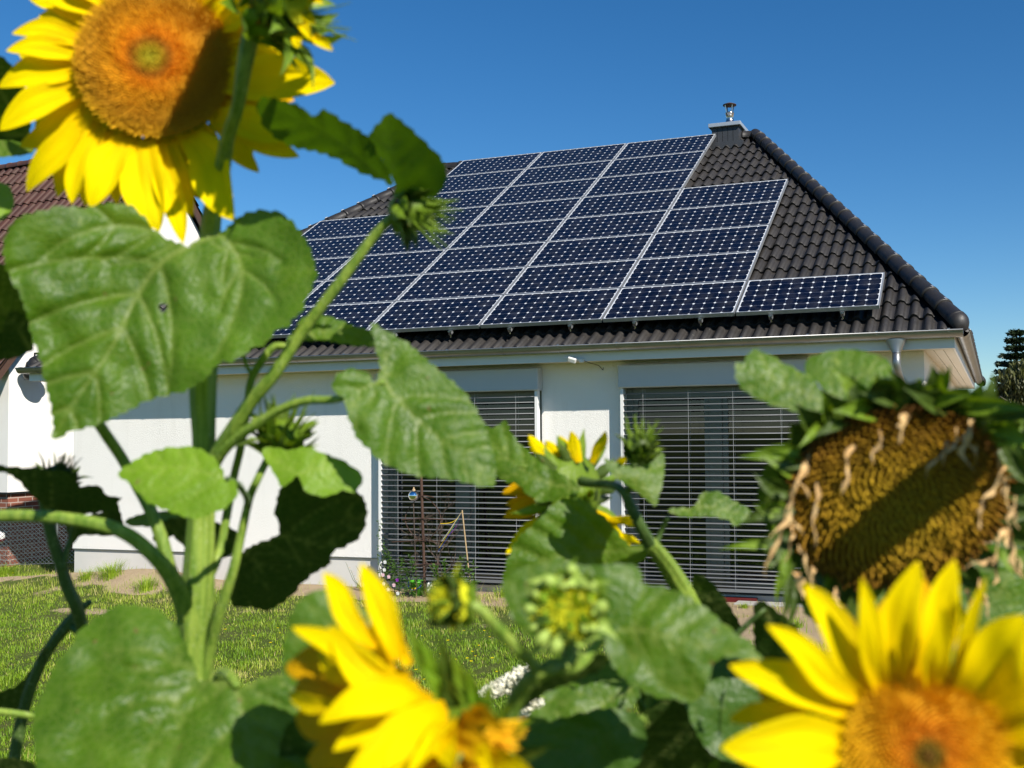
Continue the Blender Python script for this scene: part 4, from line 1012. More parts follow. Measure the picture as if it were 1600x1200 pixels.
def florets(parent, C, N, R, n, dome, mat, hgt_=(.004, .006), seed=0, name='disk', rough_=.4, oval=(1, 1), U=None, flat0=0.):
    """phyllotaxis of small tapered florets on a dome"""
    N = nrmz(N); U = nrmz(np.cross(N, [0, 0, 1]) if U is None else U); V = np.cross(N, U); rg = np.random.default_rng(seed); m = MB(); C = np.array(C, float)
    # base dome
    P = []; rr = []
    for i in range(14):
        q = i/13; P.append([C+(U*cos(a)*oval[0]+V*sin(a)*oval[1])*R*q+N*dome*R*(1-q*q)-N*.001 for a in np.linspace(0, 2*pi, 40)]); rr.append([q]*40)
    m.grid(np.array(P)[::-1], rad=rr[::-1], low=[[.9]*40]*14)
    for i in range(n):
        q = math.sqrt((i+.5)/n); a = i*2.399963; w_ = R*1.15/math.sqrt(n)*(.85+.3*rg.random())
        dx, dy = cos(a), sin(a)
        c = C+(U*dx*oval[0]+V*dy*oval[1])*R*q+N*dome*R*(1-q*q)
        nr = nrmz(N+(U*dx+V*dy)*(2*dome*q+.35*q*q)+rg.normal(size=3)*rough_*.3)
        h = (hgt_[0]+(hgt_[1]-hgt_[0])*q)*rg.uniform(.6, 1.35)
        e1 = nrmz(np.cross(nr, V+.01)); e2 = np.cross(nr, e1); rot = rg.uniform(0, 2)
        b0 = [c+(e1*cos(rot+k*pi/2)+e2*sin(rot+k*pi/2))*w_*.62 for k in range(4)]; t0 = [c+nr*h+(e1*cos(rot+k*pi/2)+e2*sin(rot+k*pi/2))*w_*.30 for k in range(4)]
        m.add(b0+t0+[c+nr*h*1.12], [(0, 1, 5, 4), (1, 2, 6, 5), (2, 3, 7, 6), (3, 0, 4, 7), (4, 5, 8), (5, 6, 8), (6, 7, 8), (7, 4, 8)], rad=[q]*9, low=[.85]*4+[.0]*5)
    return m.build(name, M[mat], parent, False)
def receptacle(parent, C, N, R, depth, mat='bract', neck=.012, name='receptacle'):
    m = MB(); m.lathe([(R*.98, 0), (R*1.0, -depth*.2), (R*.85, -depth*.55), (R*.5, -depth*.85), (neck, -depth*1.0), (neck*.9, -depth*1.25)], C, N, 28); return m.build(name, M[mat], parent, True)
def bracts(parent, C, N, R, n, L, wd, out=.8, back=.1, mats=('bract',), seed=0, curl=.1, whorls=2, a0=0, a1=2*pi, name='bracts', spike=.0):
    """green bracts around a head: each points outwards and forwards"""
    N = nrmz(N); U = nrmz(np.cross(N, [0.05, 0.1, 1])); V = np.cross(N, U); rg = np.random.default_rng(seed); C = np.array(C, float)
    for wi in range(whorls):
        m = MB()
        for k in range(n):
            a = a0+(a1-a0)*(k+.5*wi+rg.uniform(-.25, .25))/n; dr = U*cos(a)+V*sin(a)
            B = C+dr*R*(.92-.12*wi)-N*R*back*(1+1.1*wi); l = L*rg.uniform(.75, 1.25)
            T = B+nrmz(dr*out+N*(1-out)+rg.normal(size=3)*.16)*l
            petal_mesh(m, B, T, wd*rg.uniform(.8, 1.2), N+dr*.3, lift=rg.uniform(-.1, .14), cup=.45, shape=1, seed=int(seed*100+k+wi*40), curl=curl*rg.uniform(-1, 1.4), ns=9, nc=5)
        m.a = {'vein': [0.0]*len(m.v)}
        for i in range(0, len(m.v)):
            if i % 5 == 2: m.a['vein'][i] = .5
        m.build(name, M[mats[wi % len(mats)]], parent, True)
def hairs(parent, C, N, R, n, L, mat='bract', seed=0, cone=.9, name='hairs'):
    """fine pointed bract tips round a bud"""
    N = nrmz(N); U = nrmz(np.cross(N, [0.05, 0.1, 1])); V = np.cross(N, U); rg = np.random.default_rng(seed); m = MB(); C = np.array(C, float)
    for k in range(n):
        a = rg.uniform(0, 2*pi); q = rg.uniform(.3, 1); dr = U*cos(a)+V*sin(a); B = C+dr*R*q+N*R*.3*(1-q); d_ = nrmz(N+dr*cone*q+rg.normal(size=3)*.15); l = L*rg.uniform(.6, 1.2)
        m.tube([B, B+d_*l*.5+rg.normal(size=3)*l*.03, B+d_*l+rg.normal(size=3)*l*.08], [.0016, .0009, .0003], 4, cap=False)
    m.build(name, M[mat], parent, True)
def plant(label, x, y, d, foot=None):
    p = W(x, y, d); f_ = np.array([p[0], p[1], 0]) if foot is None else np.array(foot, float); f_[2] = hgt(f_[0], f_[1])
    return empty('sunflower_plant', f_, label, 'sunflower', 'sunflowers in the flower bed before the camera')
RT, BK, UPW = RX, -FW, np.array([0, 0, 1.])     # right, towards the viewer, up

def head_petals(parent, d, N, rows, mat='petal', seed=0, bd=0.012):
    """rows: (bx, by, tx, ty, width px, depth offset of the tip[, dict])"""
    for i, r in enumerate(rows):
        bx, by, tx, ty, w_, dz = r[:6]; kw = dict(r[6]) if len(r) > 6 else {}
        mt = kw.pop('mat', mat); b_ = kw.pop('bd', bd)
        petal(parent, W(bx, by, d+b_), W(tx, ty, d+dz), w_*d/F, N, mt, seed=seed+i, **{'lift': .07, 'cup': .3, **kw})

# ---------------------------------------------------------------- plant A: the tall one on the left
pa = plant('tallest sunflower, at the left: thick stem, large open flower above a broad heart shaped leaf', 312, 1060, 1.02)
rootstem('stem', pa, [(300, 1260, 1.02, 22), (306, 1040, 1.02, 25), (307, 960, 1.015, 26), (311, 890, 1.01, 22), (315, 800, 1.01, 19), (319, 700, 1.0, 16), (318, 600, 1.0, 19), (326, 480, 1.0, 17), (330, 350, .99, 14), (344, 290, .97, 12), (356, 215, .93, 10), (371, 168, .90, 9), (381, 110, .88, 11), (394, 50, .87, 13), (412, 22, .868, 15)])
# the large open flower
dA = .96; NA = nrmz(BK+.12*RT+.05*UPW); cA = W(240, 94, dA); sA = dA/F
fa_ = empty('flower_head', cA); link_ = fa_; fa_.parent = pa; fa_.matrix_parent_inverse = pmat(pa).inverted()
florets(fa_, cA-NA*.004, NA, 119*sA, 2000, .20, 'disk', (.0022, .0052), 3, rough_=.2)
receptacle(fa_, cA-NA*.008, NA, 116*sA, .035, 'bract')
bracts(fa_, cA-NA*.030, NA, 112*sA, 16, .034, .018, out=.97, seed=4, mats=('bract', 'bract_dark'))
AP = [(160,22,58,-8,34,.01), (150,40,84,8,26,.02), (170,10,100,-45,34,.0), (135,66,20,46,36,.0), (133,52,62,22,24,.03), (130,88,10,74,34,-.01), (127,112,-4,131,44,.0), (126,100,30,106,26,.03), (128,140,-3,199,44,-.01),
      (134,160,38,238,36,.03), (140,172,46,302,42,.01), (148,188,88,306,34,.03), (158,198,112,318,34,.0), (172,208,131,322,36,.02), (205,212,140,324,46,-.015), (184,214,158,306,30,.04), (196,216,178,318,30,.03), (216,220,196,300,30,.03),
      (224,216,246,362,58,-.01), (206,218,218,330,36,.02), (244,218,240,318,30,.03), (250,222,288,380,34,-.005), (262,222,302,338,32,.015), (274,222,314,312,36,.03), (286,214,318,300,34,.03), (297,212,370,342,56,-.02), (318,206,345,290,30,.03),
      (340,182,500,208,46,-.02,{'curl':.02}), (350,190,466,248,34,.0), (352,200,398,268,30,.02,{'curl':-.3,'lift':.2}), (352,168,440,190,40,.02), (352,128,523,132,64,-.015), (356,110,470,96,40,.02), (356,145,460,150,44,.02,{'mat':'petal_old'}),
      (358,80,470,70,46,.03), (352,60,440,30,44,.02), (345,40,396,6,40,-.01), (330,22,372,-28,40,.0), (310,5,390,-70,40,.0), (290,-10,330,-100,44,.0), (262,-20,280,-120,44,.0), (235,-24,235,-125,44,.0), (208,-20,190,-115,44,.0), (188,-8,140,-95,40,.0),
      (345,95,430,115,50,.03,{'mat':'petal_old'}), (350,75,420,60,50,.03,{'mat':'petal_old'}), (340,150,420,165,44,.03,{'mat':'petal_old'})]
AP = [(*r[:4], r[4]*1.22, *r[5:]) for r in AP]
for k in range(30):
    a = 2*pi*(k+.5)/30; l = 205+18*sin(k*2.7); AP.append((240+112*cos(a), 94+112*sin(a), 240+l*cos(a+.08*sin(k*5)), 94+l*sin(a+.08*sin(k*5)), 44, .045))
head_petals(fa_, dA, NA, AP, seed=100)
stem('flower_neck', fa_, [(332, 300, .985, 11), (318, 240, 1.04, 12), (285, 170, 1.05, 13), (250, 110, 1.005, 14)])
# top bud B0
def bud(parent, px, py, d, rpx, N, n=16, L=1.0, wd=.55, mats=('bract', 'bract_dark'), seed=0, florets_mat=None, hair=24, petals=0, out=.55, hair_L=1.0, hmat='bract'):
    r = rpx*d/F; c = W(px, py, d); e = empty('flower_bud', c); e.parent = parent; e.matrix_parent_inverse = pmat(parent).inverted(); N = nrmz(N)
    receptacle(e, c, N, r*.85, r*1.1, mats[0], neck=r*.2)
    bracts(e, c, N, r*.85, n, r*1.25*L, r*wd, out=out, back=.45, mats=mats, seed=seed, curl=.25, whorls=3)
    if hair: hairs(e, c+N*r*.2, N, r*.8, hair, r*1.15*hair_L, hmat, seed, cone=.6)
    if florets_mat: florets(e, c+N*r*.12, N, r*.62, 240, .55, florets_mat, (.003, .004), seed)
    else:
        m = MB(); m.lathe([(r*.8, -.0), (r*.7, r*.35), (r*.35, r*.6), (0.0005, r*.66)], c-N*r*.1, N, 16); m.a = {'vein': [0.]*len(m.v)}; m.build('bud_core', M[mats[-1]], e, True)
    return e, c, r
e, c, r = bud(pa, 452, 12, .865, 56, RT*.85+BK*.15+UPW*.25, 15, 1.0, .62, ('bract', 'bract_dark', 'leaf_young'), 5, 'budyellow', 26)
for k, (x, y, tx, ty) in enumerate([(475, 10, 492, 40), (470, 30, 486, 62), (480, 0, 505, 5), (462, 55, 470, 78), (490, 55, 520, 80)]): petal(e, W(x, y, .865), W(tx, ty, .86), .010, BK, 'petal', seed=k, cup=.5)
# side branch with bud and two dark leaves
stem('side_branch', pa, [(322, 742, 1.0, 12), (341, 707, .99, 12), (366, 668, .975, 11), (392, 628, .965, 10), (428, 585, .955, 9.5), (470, 522, .95, 8.5), (532, 440, .94, 8), (580, 375, .935, 7.5), (610, 343, .93, 8), (628, 338, .93, 10)])
bud(pa, 652, 332, .93, 33, RT*.9-UPW*.35+BK*.1, 13, .95, .6, ('bract_dark', 'bract', 'bract'), 9, None, 34, hair_L=1.25)
leaf(pa, [(617,310),(616,285),(605,262),(588,240),(577,216),(583,200),(594,189),(607,176),(627,188),(648,206),(670,227),(686,243),(696,261),(698,278),(692,293),(680,307),(662,308),(645,307),(630,318)], (618,322), (607,176), .935, gx=-.5, gy=-1.0, mat='leaf_back', fold=.5, seed=21, res=.0034, mid=[(613,240)])
leaf(pa, [(615,292),(594,281),(560,268),(527,249),(493,238),(460,231),(436,219),(414,200),(402,172),(410,152),(446,158),(472,167),(480,177),(495,180),(503,173),(513,173),(528,183),(555,200),(575,214),(592,240),(607,263)], (614,294), (408,160), .935, gx=-.2, gy=-1.1, mat='leaf_back', fold=.15, seed=22, res=.0034, mid=[(520,216)])
leaf(pa, [(453,-413),(412,-330),(382,-271),(358,-206),(412,-170),(459,-140),(530,-152),(566,-212),(578,-307),(578,-390),(530,-437)], (560,-150), (440,-425), .80, gx=.1, gy=.1, mat='leaf', seed=24, label='unseen leaf added above the open flower to shade it')  # added out of view, outline shaped to drop a shadow on the disk
stem('petiole', pa, [(420, 10, .868, 7), (470, -60, .84, 6), (530, -120, .81, 5), (560, -150, .80, 4)])  # stalk of the added leaf
# the broad heart shaped leaf in front
leaf(pa, [(296,384),(272,377),(245,362),(224,338),(205,322),(176,317),(130,324),(96,322),(70,328),(40,336),(21,347),(9,368),(5,398),(14,432),(30,458),(40,489),(50,527),(62,560),(70,598),(78,632),(83,660),(82,687),(98,681),(118,672),(150,665),(176,653),(206,640),(226,627),(260,618),(292,611),(304,602),(324,590),(343,567),(366,565),(392,546),(415,538),(424,526),(434,514),(448,513),(458,497),(471,489),(480,466),(495,433),(492,410),(485,390),(470,362),(449,338),(428,330),(405,328),(378,335),(353,357),(336,367),(312,374)],
     (300,381), (82,687), .935, gx=.22, gy=.22, mat='leaf', mid=[(250,412),(212,466),(176,540),(122,620)], basal=[[(250,362),(180,352),(110,372),(58,412)], [(345,368),(372,402),(378,446),(362,505),(338,556)]], fold=.14, cup=.35, puff=.0034, wav=.010, seed=31, res=.0030, label='broad heart shaped leaf below the open flower', holes=((255,480,4.5),))
stem('petiole', pa, [(330, 380, .985, 6), (322, 376, .965, 5), (310, 380, .95, 4.5), (300, 385, .938, 4)])
# right big leaf on its arching petiole
stem('petiole', pa, [(322, 748, 1.0, 10), (345, 708, .985, 9), (372, 682, .975, 8.5), (402, 662, .965, 8), (438, 640, .955, 7), (478, 626, .945, 6.5), (522, 624, .935, 6), (570, 612, .93, 5.5), (600, 596, .925, 4)])
leaf(pa, [(520,612),(519,600),(524,588),(536,579),(556,576),(573,582),(584,596),(591,590),(593,570),(586,541),(578,506),(592,509),(610,521),(639,537),(663,558),(697,588),(717,603),(735,625),(749,647),(762,678),(770,706),(776,732),(770,759),(748,760),(716,751),(676,747),(647,744),(630,737),(608,728),(589,718),(578,704),(562,690),(554,677),(542,649),(538,626)],
     (600,594), (771,758), .925, gx=.30, gy=.35, mat='leaf', mid=[(625,628),(683,682),(734,716)], basal=[[(560,612),(548,640),(560,680)], [(602,560),(598,530)]], fold=.1, puff=.003, wav=.010, seed=33, res=.0036)
# young leaves and bud in the middle
leaf(pa, [(352,746),(347,731),(327,710),(299,697),(285,700),(271,698),(232,707),(208,721),(184,738),(194,750),(211,764),(230,785),(252,794),(279,804),(307,810),(335,801),(356,791),(369,777),(371,760),(362,746)], (353,747), (184,738), .895, gx=.05, gy=.5, mat='leaf_young', mid=[(270,728)], fold=.12, seed=34, res=.0034)
leaf(pa, [(465,744),(450,757),(439,760),(430,742),(418,724),(409,702),(430,699),(452,703),(477,698),(505,708),(533,718),(554,731),(567,743),(563,759),(551,770),(537,766),(526,771),(509,776),(488,773),(474,763)], (463,741), (567,744), .93, gx=.1, gy=.5, mat='leaf_young', mid=[(515,732)], basal=[[(440,722),(420,706)]], fold=.1, seed=35, res=.0034)
bud(pa, 440, 674, .985, 34, UPW*.9+RT*.25+BK*.3, 12, 1.0, .6, ('bract', 'bract_dark', 'bract'), 12, None, 40, hair_L=1.15)
stem('petiole', pa, [(355, 748, .896, 4.5), (371, 757, .91, 4.5), (384, 775, .95, 4), (388, 790, .985, 4)], 'stem_dark')
rs = stem('side_branch', pa, [(318, 1064, 1.015, 8), (330, 1010, 1.01, 8), (341, 965, 1.0, 8), (352, 930, .995, 8), (366, 885, .99, 7.5), (377, 835, .99, 6.5), (390, 778, .985, 6), (402, 750, .98, 6), (416, 722, .985, 6), (432, 700, .985, 8)], 'stem')
stem('side_branch', pa, [(322, 905, 1.02, 9), (337, 880, 1.02, 7), (346, 848, 1.03, 6.5), (357, 790, 1.035, 6.5), (366, 742, 1.035, 6), (376, 700, 1.03, 6), (386, 640, 1.03, 6), (394, 590, 1.03, 6), (424, 545, 1.03, 6), (448, 540, 1.03, 4)], 'stem')
stem('side_branch', pa, [(396, 590, 1.03, 3.5), (386, 572, 1.03, 3), (378, 548, 1.02, 3)], 'stem')
leaf(pa, [(447,540),(455,520),(470,500),(492,491),(520,496),(552,508),(580,518),(596,530),(590,541),(560,541),(520,534),(490,532),(466,534)], (448,540), (594,536), 1.03, gx=0, gy=.5, mat='leaf', mid=[(520,515)], seed=36, fold=.1)
# large dark leaf seen from below
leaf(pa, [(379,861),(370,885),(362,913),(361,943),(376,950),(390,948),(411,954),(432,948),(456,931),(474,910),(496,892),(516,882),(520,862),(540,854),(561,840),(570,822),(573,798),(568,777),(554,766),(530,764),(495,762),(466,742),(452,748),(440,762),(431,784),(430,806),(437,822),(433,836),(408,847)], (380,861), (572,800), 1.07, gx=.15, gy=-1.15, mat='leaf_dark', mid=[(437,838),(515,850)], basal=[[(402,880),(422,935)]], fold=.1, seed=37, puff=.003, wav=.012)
# leaf and petioles to the left
stem('petiole', pa, [(296, 968, 1.01, 14), (280, 925, .99, 13), (262, 893, .97, 12), (240, 868, .955, 11), (210, 842, .945, 11), (180, 826, .94, 10.5), (150, 818, .94, 10), (100, 810, .945, 9.5), (50, 806, .95, 9), (-10, 806, .96, 9)])
stem('petiole', pa, [(290, 958, 1.03, 11), (270, 905, 1.03, 10), (252, 840, 1.03, 9.5), (234, 795, 1.03, 9), (214, 758, 1.03, 8.5), (190, 715, 1.02, 8), (165, 678, 1.0, 8), (140, 640, .98, 7)], 'stem')
leaf(pa, [(237,845),(248,825),(262,812),(300,808),(345,818),(378,838),(374,860),(345,872),(312,864),(285,852),(270,838),(256,846)], (372,846), (238,844), 1.1, gx=0, gy=-1.2, mat='leaf_dark', seed=38)
leaf(pa, [(193,817),(206,808),(228,801),(262,799),(300,803),(302,812),(280,818),(250,822),(215,823)], (300,808), (194,817), 1.09, gy=1.2, mat='leaf', seed=39)
# big low leaf
leaf(pa, [(312,1062),(300,1030),(283,990),(265,966),(240,951),(210,944),(186,946),(157,960),(130,979),(115,1000),(108,1016),(90,1032),(76,1056),(70,1078),(58,1098),(51,1128),(53,1164),(58,1200),(72,1250),(120,1310),(200,1350),(300,1370),(390,1375),(470,1350),(530,1300),(560,1240),(560,1180),(540,1120),(510,1085),(478,1068),(450,1054),(425,1056),(402,1063),(376,1074),(345,1064)],
     (371,1074), (405,1370), .80, gx=.15, gy=.75, mat='leaf', mid=[(382,1130),(392,1190),(402,1290)], basal=[[(340,1066),(312,1068),(280,1092),(248,1135),(224,1200),(205,1290)], [(402,1063),(450,1054),(480,1072),(510,1130),(525,1220)], [(330,1062),(300,1045),(262,1025),(200,1012),(150,1030)]], fold=.08, puff=.0036, wav=.012, seed=40, res=.0044, label='very large low leaf at the bottom left')
stem('petiole', pa, [(318, 1120, 1.0, 12), (335, 1080, .93, 10), (346, 1054, .85, 9), (358, 1056, .81, 8), (371, 1073, .798, 6)])

# ---------------------------------------------------------------- plant B: shaded one at the left edge
pb = plant('dark shaded sunflower at the left edge with thin crooked stems and hanging leaves', 60, 1100, 1.2)
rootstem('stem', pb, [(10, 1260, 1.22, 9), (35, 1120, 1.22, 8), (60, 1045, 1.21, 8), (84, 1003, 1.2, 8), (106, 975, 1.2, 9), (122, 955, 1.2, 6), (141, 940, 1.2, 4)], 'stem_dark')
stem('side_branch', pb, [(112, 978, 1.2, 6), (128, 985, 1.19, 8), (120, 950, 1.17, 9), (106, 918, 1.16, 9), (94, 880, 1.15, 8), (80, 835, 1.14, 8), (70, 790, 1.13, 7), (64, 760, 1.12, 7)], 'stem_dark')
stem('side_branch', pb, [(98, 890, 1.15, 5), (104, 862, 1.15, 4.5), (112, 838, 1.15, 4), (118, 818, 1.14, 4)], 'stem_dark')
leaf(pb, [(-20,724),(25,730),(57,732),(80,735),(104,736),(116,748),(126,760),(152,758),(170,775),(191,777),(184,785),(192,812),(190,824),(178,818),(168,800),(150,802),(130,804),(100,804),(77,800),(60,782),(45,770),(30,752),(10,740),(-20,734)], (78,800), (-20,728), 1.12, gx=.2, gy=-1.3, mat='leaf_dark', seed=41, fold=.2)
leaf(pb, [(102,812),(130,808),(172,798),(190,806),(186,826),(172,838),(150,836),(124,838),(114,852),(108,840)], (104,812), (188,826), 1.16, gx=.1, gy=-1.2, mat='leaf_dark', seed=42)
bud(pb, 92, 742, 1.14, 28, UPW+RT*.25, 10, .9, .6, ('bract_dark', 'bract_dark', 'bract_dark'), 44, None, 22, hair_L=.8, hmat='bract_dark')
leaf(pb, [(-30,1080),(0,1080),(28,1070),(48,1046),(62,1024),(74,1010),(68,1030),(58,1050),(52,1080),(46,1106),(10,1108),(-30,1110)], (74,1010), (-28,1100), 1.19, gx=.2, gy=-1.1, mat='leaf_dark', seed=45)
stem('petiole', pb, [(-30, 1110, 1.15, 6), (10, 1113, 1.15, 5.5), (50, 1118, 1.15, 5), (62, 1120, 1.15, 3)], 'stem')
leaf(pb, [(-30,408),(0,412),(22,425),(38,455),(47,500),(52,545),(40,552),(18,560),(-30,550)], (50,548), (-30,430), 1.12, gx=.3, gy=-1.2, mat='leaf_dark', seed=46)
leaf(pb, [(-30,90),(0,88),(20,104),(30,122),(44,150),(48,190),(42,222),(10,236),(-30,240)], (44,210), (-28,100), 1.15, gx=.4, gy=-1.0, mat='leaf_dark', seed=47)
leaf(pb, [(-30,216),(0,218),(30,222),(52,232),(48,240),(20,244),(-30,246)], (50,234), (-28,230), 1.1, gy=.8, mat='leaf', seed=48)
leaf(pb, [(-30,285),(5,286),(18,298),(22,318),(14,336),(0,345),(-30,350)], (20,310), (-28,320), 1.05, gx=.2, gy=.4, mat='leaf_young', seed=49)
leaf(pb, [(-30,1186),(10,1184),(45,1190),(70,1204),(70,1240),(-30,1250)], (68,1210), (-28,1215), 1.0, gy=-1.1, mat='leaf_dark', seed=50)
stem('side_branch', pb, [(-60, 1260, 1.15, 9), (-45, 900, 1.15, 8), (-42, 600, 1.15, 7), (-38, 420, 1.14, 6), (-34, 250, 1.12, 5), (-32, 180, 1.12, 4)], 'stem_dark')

# ---------------------------------------------------------------- plant F: small flower seen from behind
pf = plant('slim sunflower in the middle whose small yellow flower is seen from behind', 1075, 940, 1.15)
rootstem('stem', pf, [(1150, 1260, 1.15, 18), (1100, 1010, 1.14, 17), (1072, 935, 1.13, 16), (1056, 906, 1.12, 15), (1036, 875, 1.09, 13), (1020, 855, 1.06, 11), (1014, 848, 1.05, 11)])
stem('flower_neck', pf, [(1018, 853, 1.055, 9.5), (1002, 825, 1.03, 8.5), (985, 790, 1.02, 8), (972, 766, 1.02, 7), (952, 757, 1.05, 6), (928, 755, 1.08, 6.5), (908, 752, 1.10, 8)], 'stem_dark')  # shaded upper stem, its shade painted by the darker stem colour
stem('side_branch', pf, [(1036, 878, 1.11, 5.5), (1024, 862, 1.11, 5), (1010, 850, 1.10, 4)], 'stem')
dF = 1.12; NF = nrmz(-BK*.62-RT*.72+UPW*.02); cF = W(888, 768, dF+.02); sF = dF/F
ff = empty('flower_head', cF); ff.parent = pf; ff.matrix_parent_inverse = pmat(pf).inverted()
florets(ff, cF+NF*.006, NF, 62*sF, 400, .18, 'disk2', (.004, .006), 6)
receptacle(ff, cF, NF, 62*sF, .028, 'bract', neck=.006)
bracts(ff, cF-NF*.006, NF, 60*sF, 14, .036, .014, out=.85, seed=14, mats=('bract', 'bract_dark'))
FP = [(872,722,823,683,24,.0), (880,726,850,690,24,.03), (886,716,876,680,18,.02), (905,722,891,674,22,.0), (925,724,947,674,18,-.02), (955,730,978,716,14,-.03), (862,764,783,768,28,.02,{'mat':'petal_old'}), (862,786,786,806,34,.01,{'mat':'petal_old'}), (866,776,790,788,30,.03,{'mat':'petal_old'}),
      (868,806,788,862,26,.0), (864,800,808,838,22,.01), (880,820,840,806,22,.03,{'mat':'petal_old'}), (940,812,992,812,14,-.03), (945,820,1006,818,14,-.03), (945,828,1000,850,16,-.02), (940,836,986,856,16,-.02), (930,800,975,840,18,-.01), (920,840,960,870,18,.0)]
head_petals(ff, dF, -BK, FP, seed=300, bd=.0)
leaf(pf, [(908,765),(886,776),(850,785),(828,776),(810,758),(790,752),(772,742),(764,715),(757,692),(748,676),(758,665),(772,668),(788,657),(796,666),(803,682),(824,704),(846,722),(861,732),(884,744)], (907,764), (750,676), 1.07, gx=-.1, gy=.45, mat='leaf', mid=[(850,752),(800,722)], seed=61, fold=.12, puff=.003, wav=.010, res=.0036)
leaf(pf, [(955,742),(944,716),(962,722),(982,727),(988,714),(1006,704),(1026,701),(1038,714),(1037,748),(1030,775),(1024,791),(1006,777),(980,758)], (956,742), (1024,791), .985, gx=.25, gy=.3, mat='leaf', mid=[(1000,752)], seed=62, fold=.35, res=.0036)
leaf(pf, [(1008,852),(1014,862),(1006,876),(980,889),(933,893),(880,905),(850,935),(800,945),(786,915),(787,896),(795,868),(808,842),(828,823),(845,808),(862,790),(885,778),(910,780),(948,812),(980,848)], (1008,858), (792,912), 1.075, gx=.1, gy=.1, mat='leaf', mid=[(940,862),(860,872)], seed=63, fold=.1, puff=.003, wav=.012, label='leaf lying in the shadow under the small flower')
bud(pf, 1001, 692, 1.0, 25, UPW+RT*.1+BK*.2, 11, .8, .6, ('bract_dark', 'bract', 'bract_dark'), 64, None, 26, hair_L=1.0)
stem('side_branch', pf, [(978, 775, 1.02, 5), (992, 742, 1.005, 5), (1000, 712, 1.0, 6)], 'stem_dark')
stem('petiole', pf, [(1024, 852, 1.10, 5), (1034, 828, 1.10, 4), (1044, 808, 1.09, 3.5)], 'stem_dark')
leaf(pf, [(1042,796),(1062,793),(1084,792),(1090,780),(1096,771),(1122,768),(1146,782),(1171,796),(1178,806),(1168,812),(1150,822),(1138,813),(1115,808),(1090,808),(1060,806)], (1043,802), (1176,808), 1.08, gx=.1, gy=.5, mat='leaf', mid=[(1105,792)], seed=65, res=.0036)
leaf(pf, [(1080,905),(1100,900),(1125,925),(1148,960),(1160,990),(1130,985),(1100,955)], (1078,905), (1158,988), 1.12, gy=-1.1, mat='leaf_dark', seed=66)

# ---------------------------------------------------------------- plant G: young buds in the centre foreground
pg = plant('budding sunflower close to the camera with a round yellow green bud in the middle', 800, 1150, .62)
rootstem('stem', pg, [(782, 1300, .66, 22), (784, 1200, .65, 18), (790, 1140, .64, 15), (806, 1095, .63, 13), (828, 1062, .62, 13), (858, 1045, .615, 13), (890, 1030, .62, 14), (896, 985, .63, 15)])
stem('side_branch', pg, [(845, 1052, .615, 9), (826, 1032, .61, 9), (806, 1012, .60, 9.5), (780, 985, .59, 9.5), (750, 953, .58, 9), (728, 944, .58, 9)])
dG = .60; NG = nrmz(BK+.12*UPW-.05*RT); cG = W(886, 950, dG); sG = dG/F
g1 = empty('flower_bud', cG); g1.parent = pg; g1.matrix_parent_inverse = pmat(pg).inverted()
florets(g1, cG+NG*.004, NG, 44*sG, 300, .55, 'budyellow', (.002, .005), 7)
receptacle(g1, cG-NG*.002, NG, 52*sG, .02, 'bract', neck=.005)
bracts(g1, cG, NG, 50*sG, 15, .012, .011, out=.25, seed=70, mats=('leaf_young', 'bract', 'leaf_young'), whorls=3, curl=.6, back=.2)
bracts(g1, cG-NG*.006, NG, 48*sG, 9, .010, .010, out=.6, seed=71, mats=('bract', 'leaf_young'), whorls=1, curl=.8, back=.25)
M['tip'] = simple('pale green bract tips', (.36, .46, .08), (.22, .34, .05), 60, .6)
M['tip'].name = 'pale green bract tips'
bracts(g1, cG+NG*.002, NG, 52*sG, 15, .010, .011, out=.35, seed=77, mats=('tip',), whorls=1, curl=1.6, back=.0)
for k in range(12):
    rg_ = random.Random(k+5); a = 2*pi*k/12+rg_.uniform(-.3, .3); rr_ = (53+rg_.uniform(-12, 9))*sG; m = MB(); dr_ = cos(a)*RT+sin(a)*UPW; c_ = cG+rr_*dr_+NG*(.008+.006*rg_.random()); q_ = (7.5+rg_.uniform(-2.5, 4.5))*sG
    m.lathe([(.0003, -2.2*q_), (.55*q_, -1.4*q_), (q_, -.1*q_), (.8*q_, .7*q_), (.0003, 1.15*q_)], c_, nrmz(NG*.7+dr_*.6+np.array([rg_.uniform(-.5, .5), 0, rg_.uniform(-.5, .5)])), 10); m.build('bract_tip', M['tip'], g1, True)
bracts(g1, cG+NG*.006, NG, 24*sG, 9, .011, .007, out=.05, seed=72, mats=('leaf_young',), whorls=2, curl=.9, back=.0)
bud(pg, 696, 940, .58, 37, -RT*.72+UPW*.1+BK*.55, 12, .7, .7, ('bract_dark', 'budyellow', 'bract'), 73, 'budyellow', 10, hair_L=.6)
leaf(pg, [(1003,892),(960,880),(930,884),(872,878),(830,883),(800,893),(786,910),(788,935),(800,966),(820,988),(850,1002),(900,1004),(955,990),(990,950)], (900,1005), (820,884), .66, gx=.05, gy=.35, mat='leaf', seed=74, fold=.1, mid=[(865,945)])
leaf(pg, [(941,985),(940,968),(945,948),(953,931),(966,919),(1003,914),(1039,917),(1075,931),(1111,957),(1147,986),(1173,1005),(1193,1032),(1156,1028),(1124,1030),(1111,1050),(1094,1092),(1057,1094),(1003,1081),(974,1059),(952,1034)], (944,983), (1190,1030), .70, gx=.15, gy=.45, mat='leaf', mid=[(1003,985),(1075,1004)], seed=75, fold=.15, puff=.003, wav=.012, label='broad pointed leaf right of the round bud')
stem('petiole', pg, [(856, 1046, .62, 9), (900, 1042, .66, 9), (930, 1010, .69, 8), (944, 984, .698, 5)])
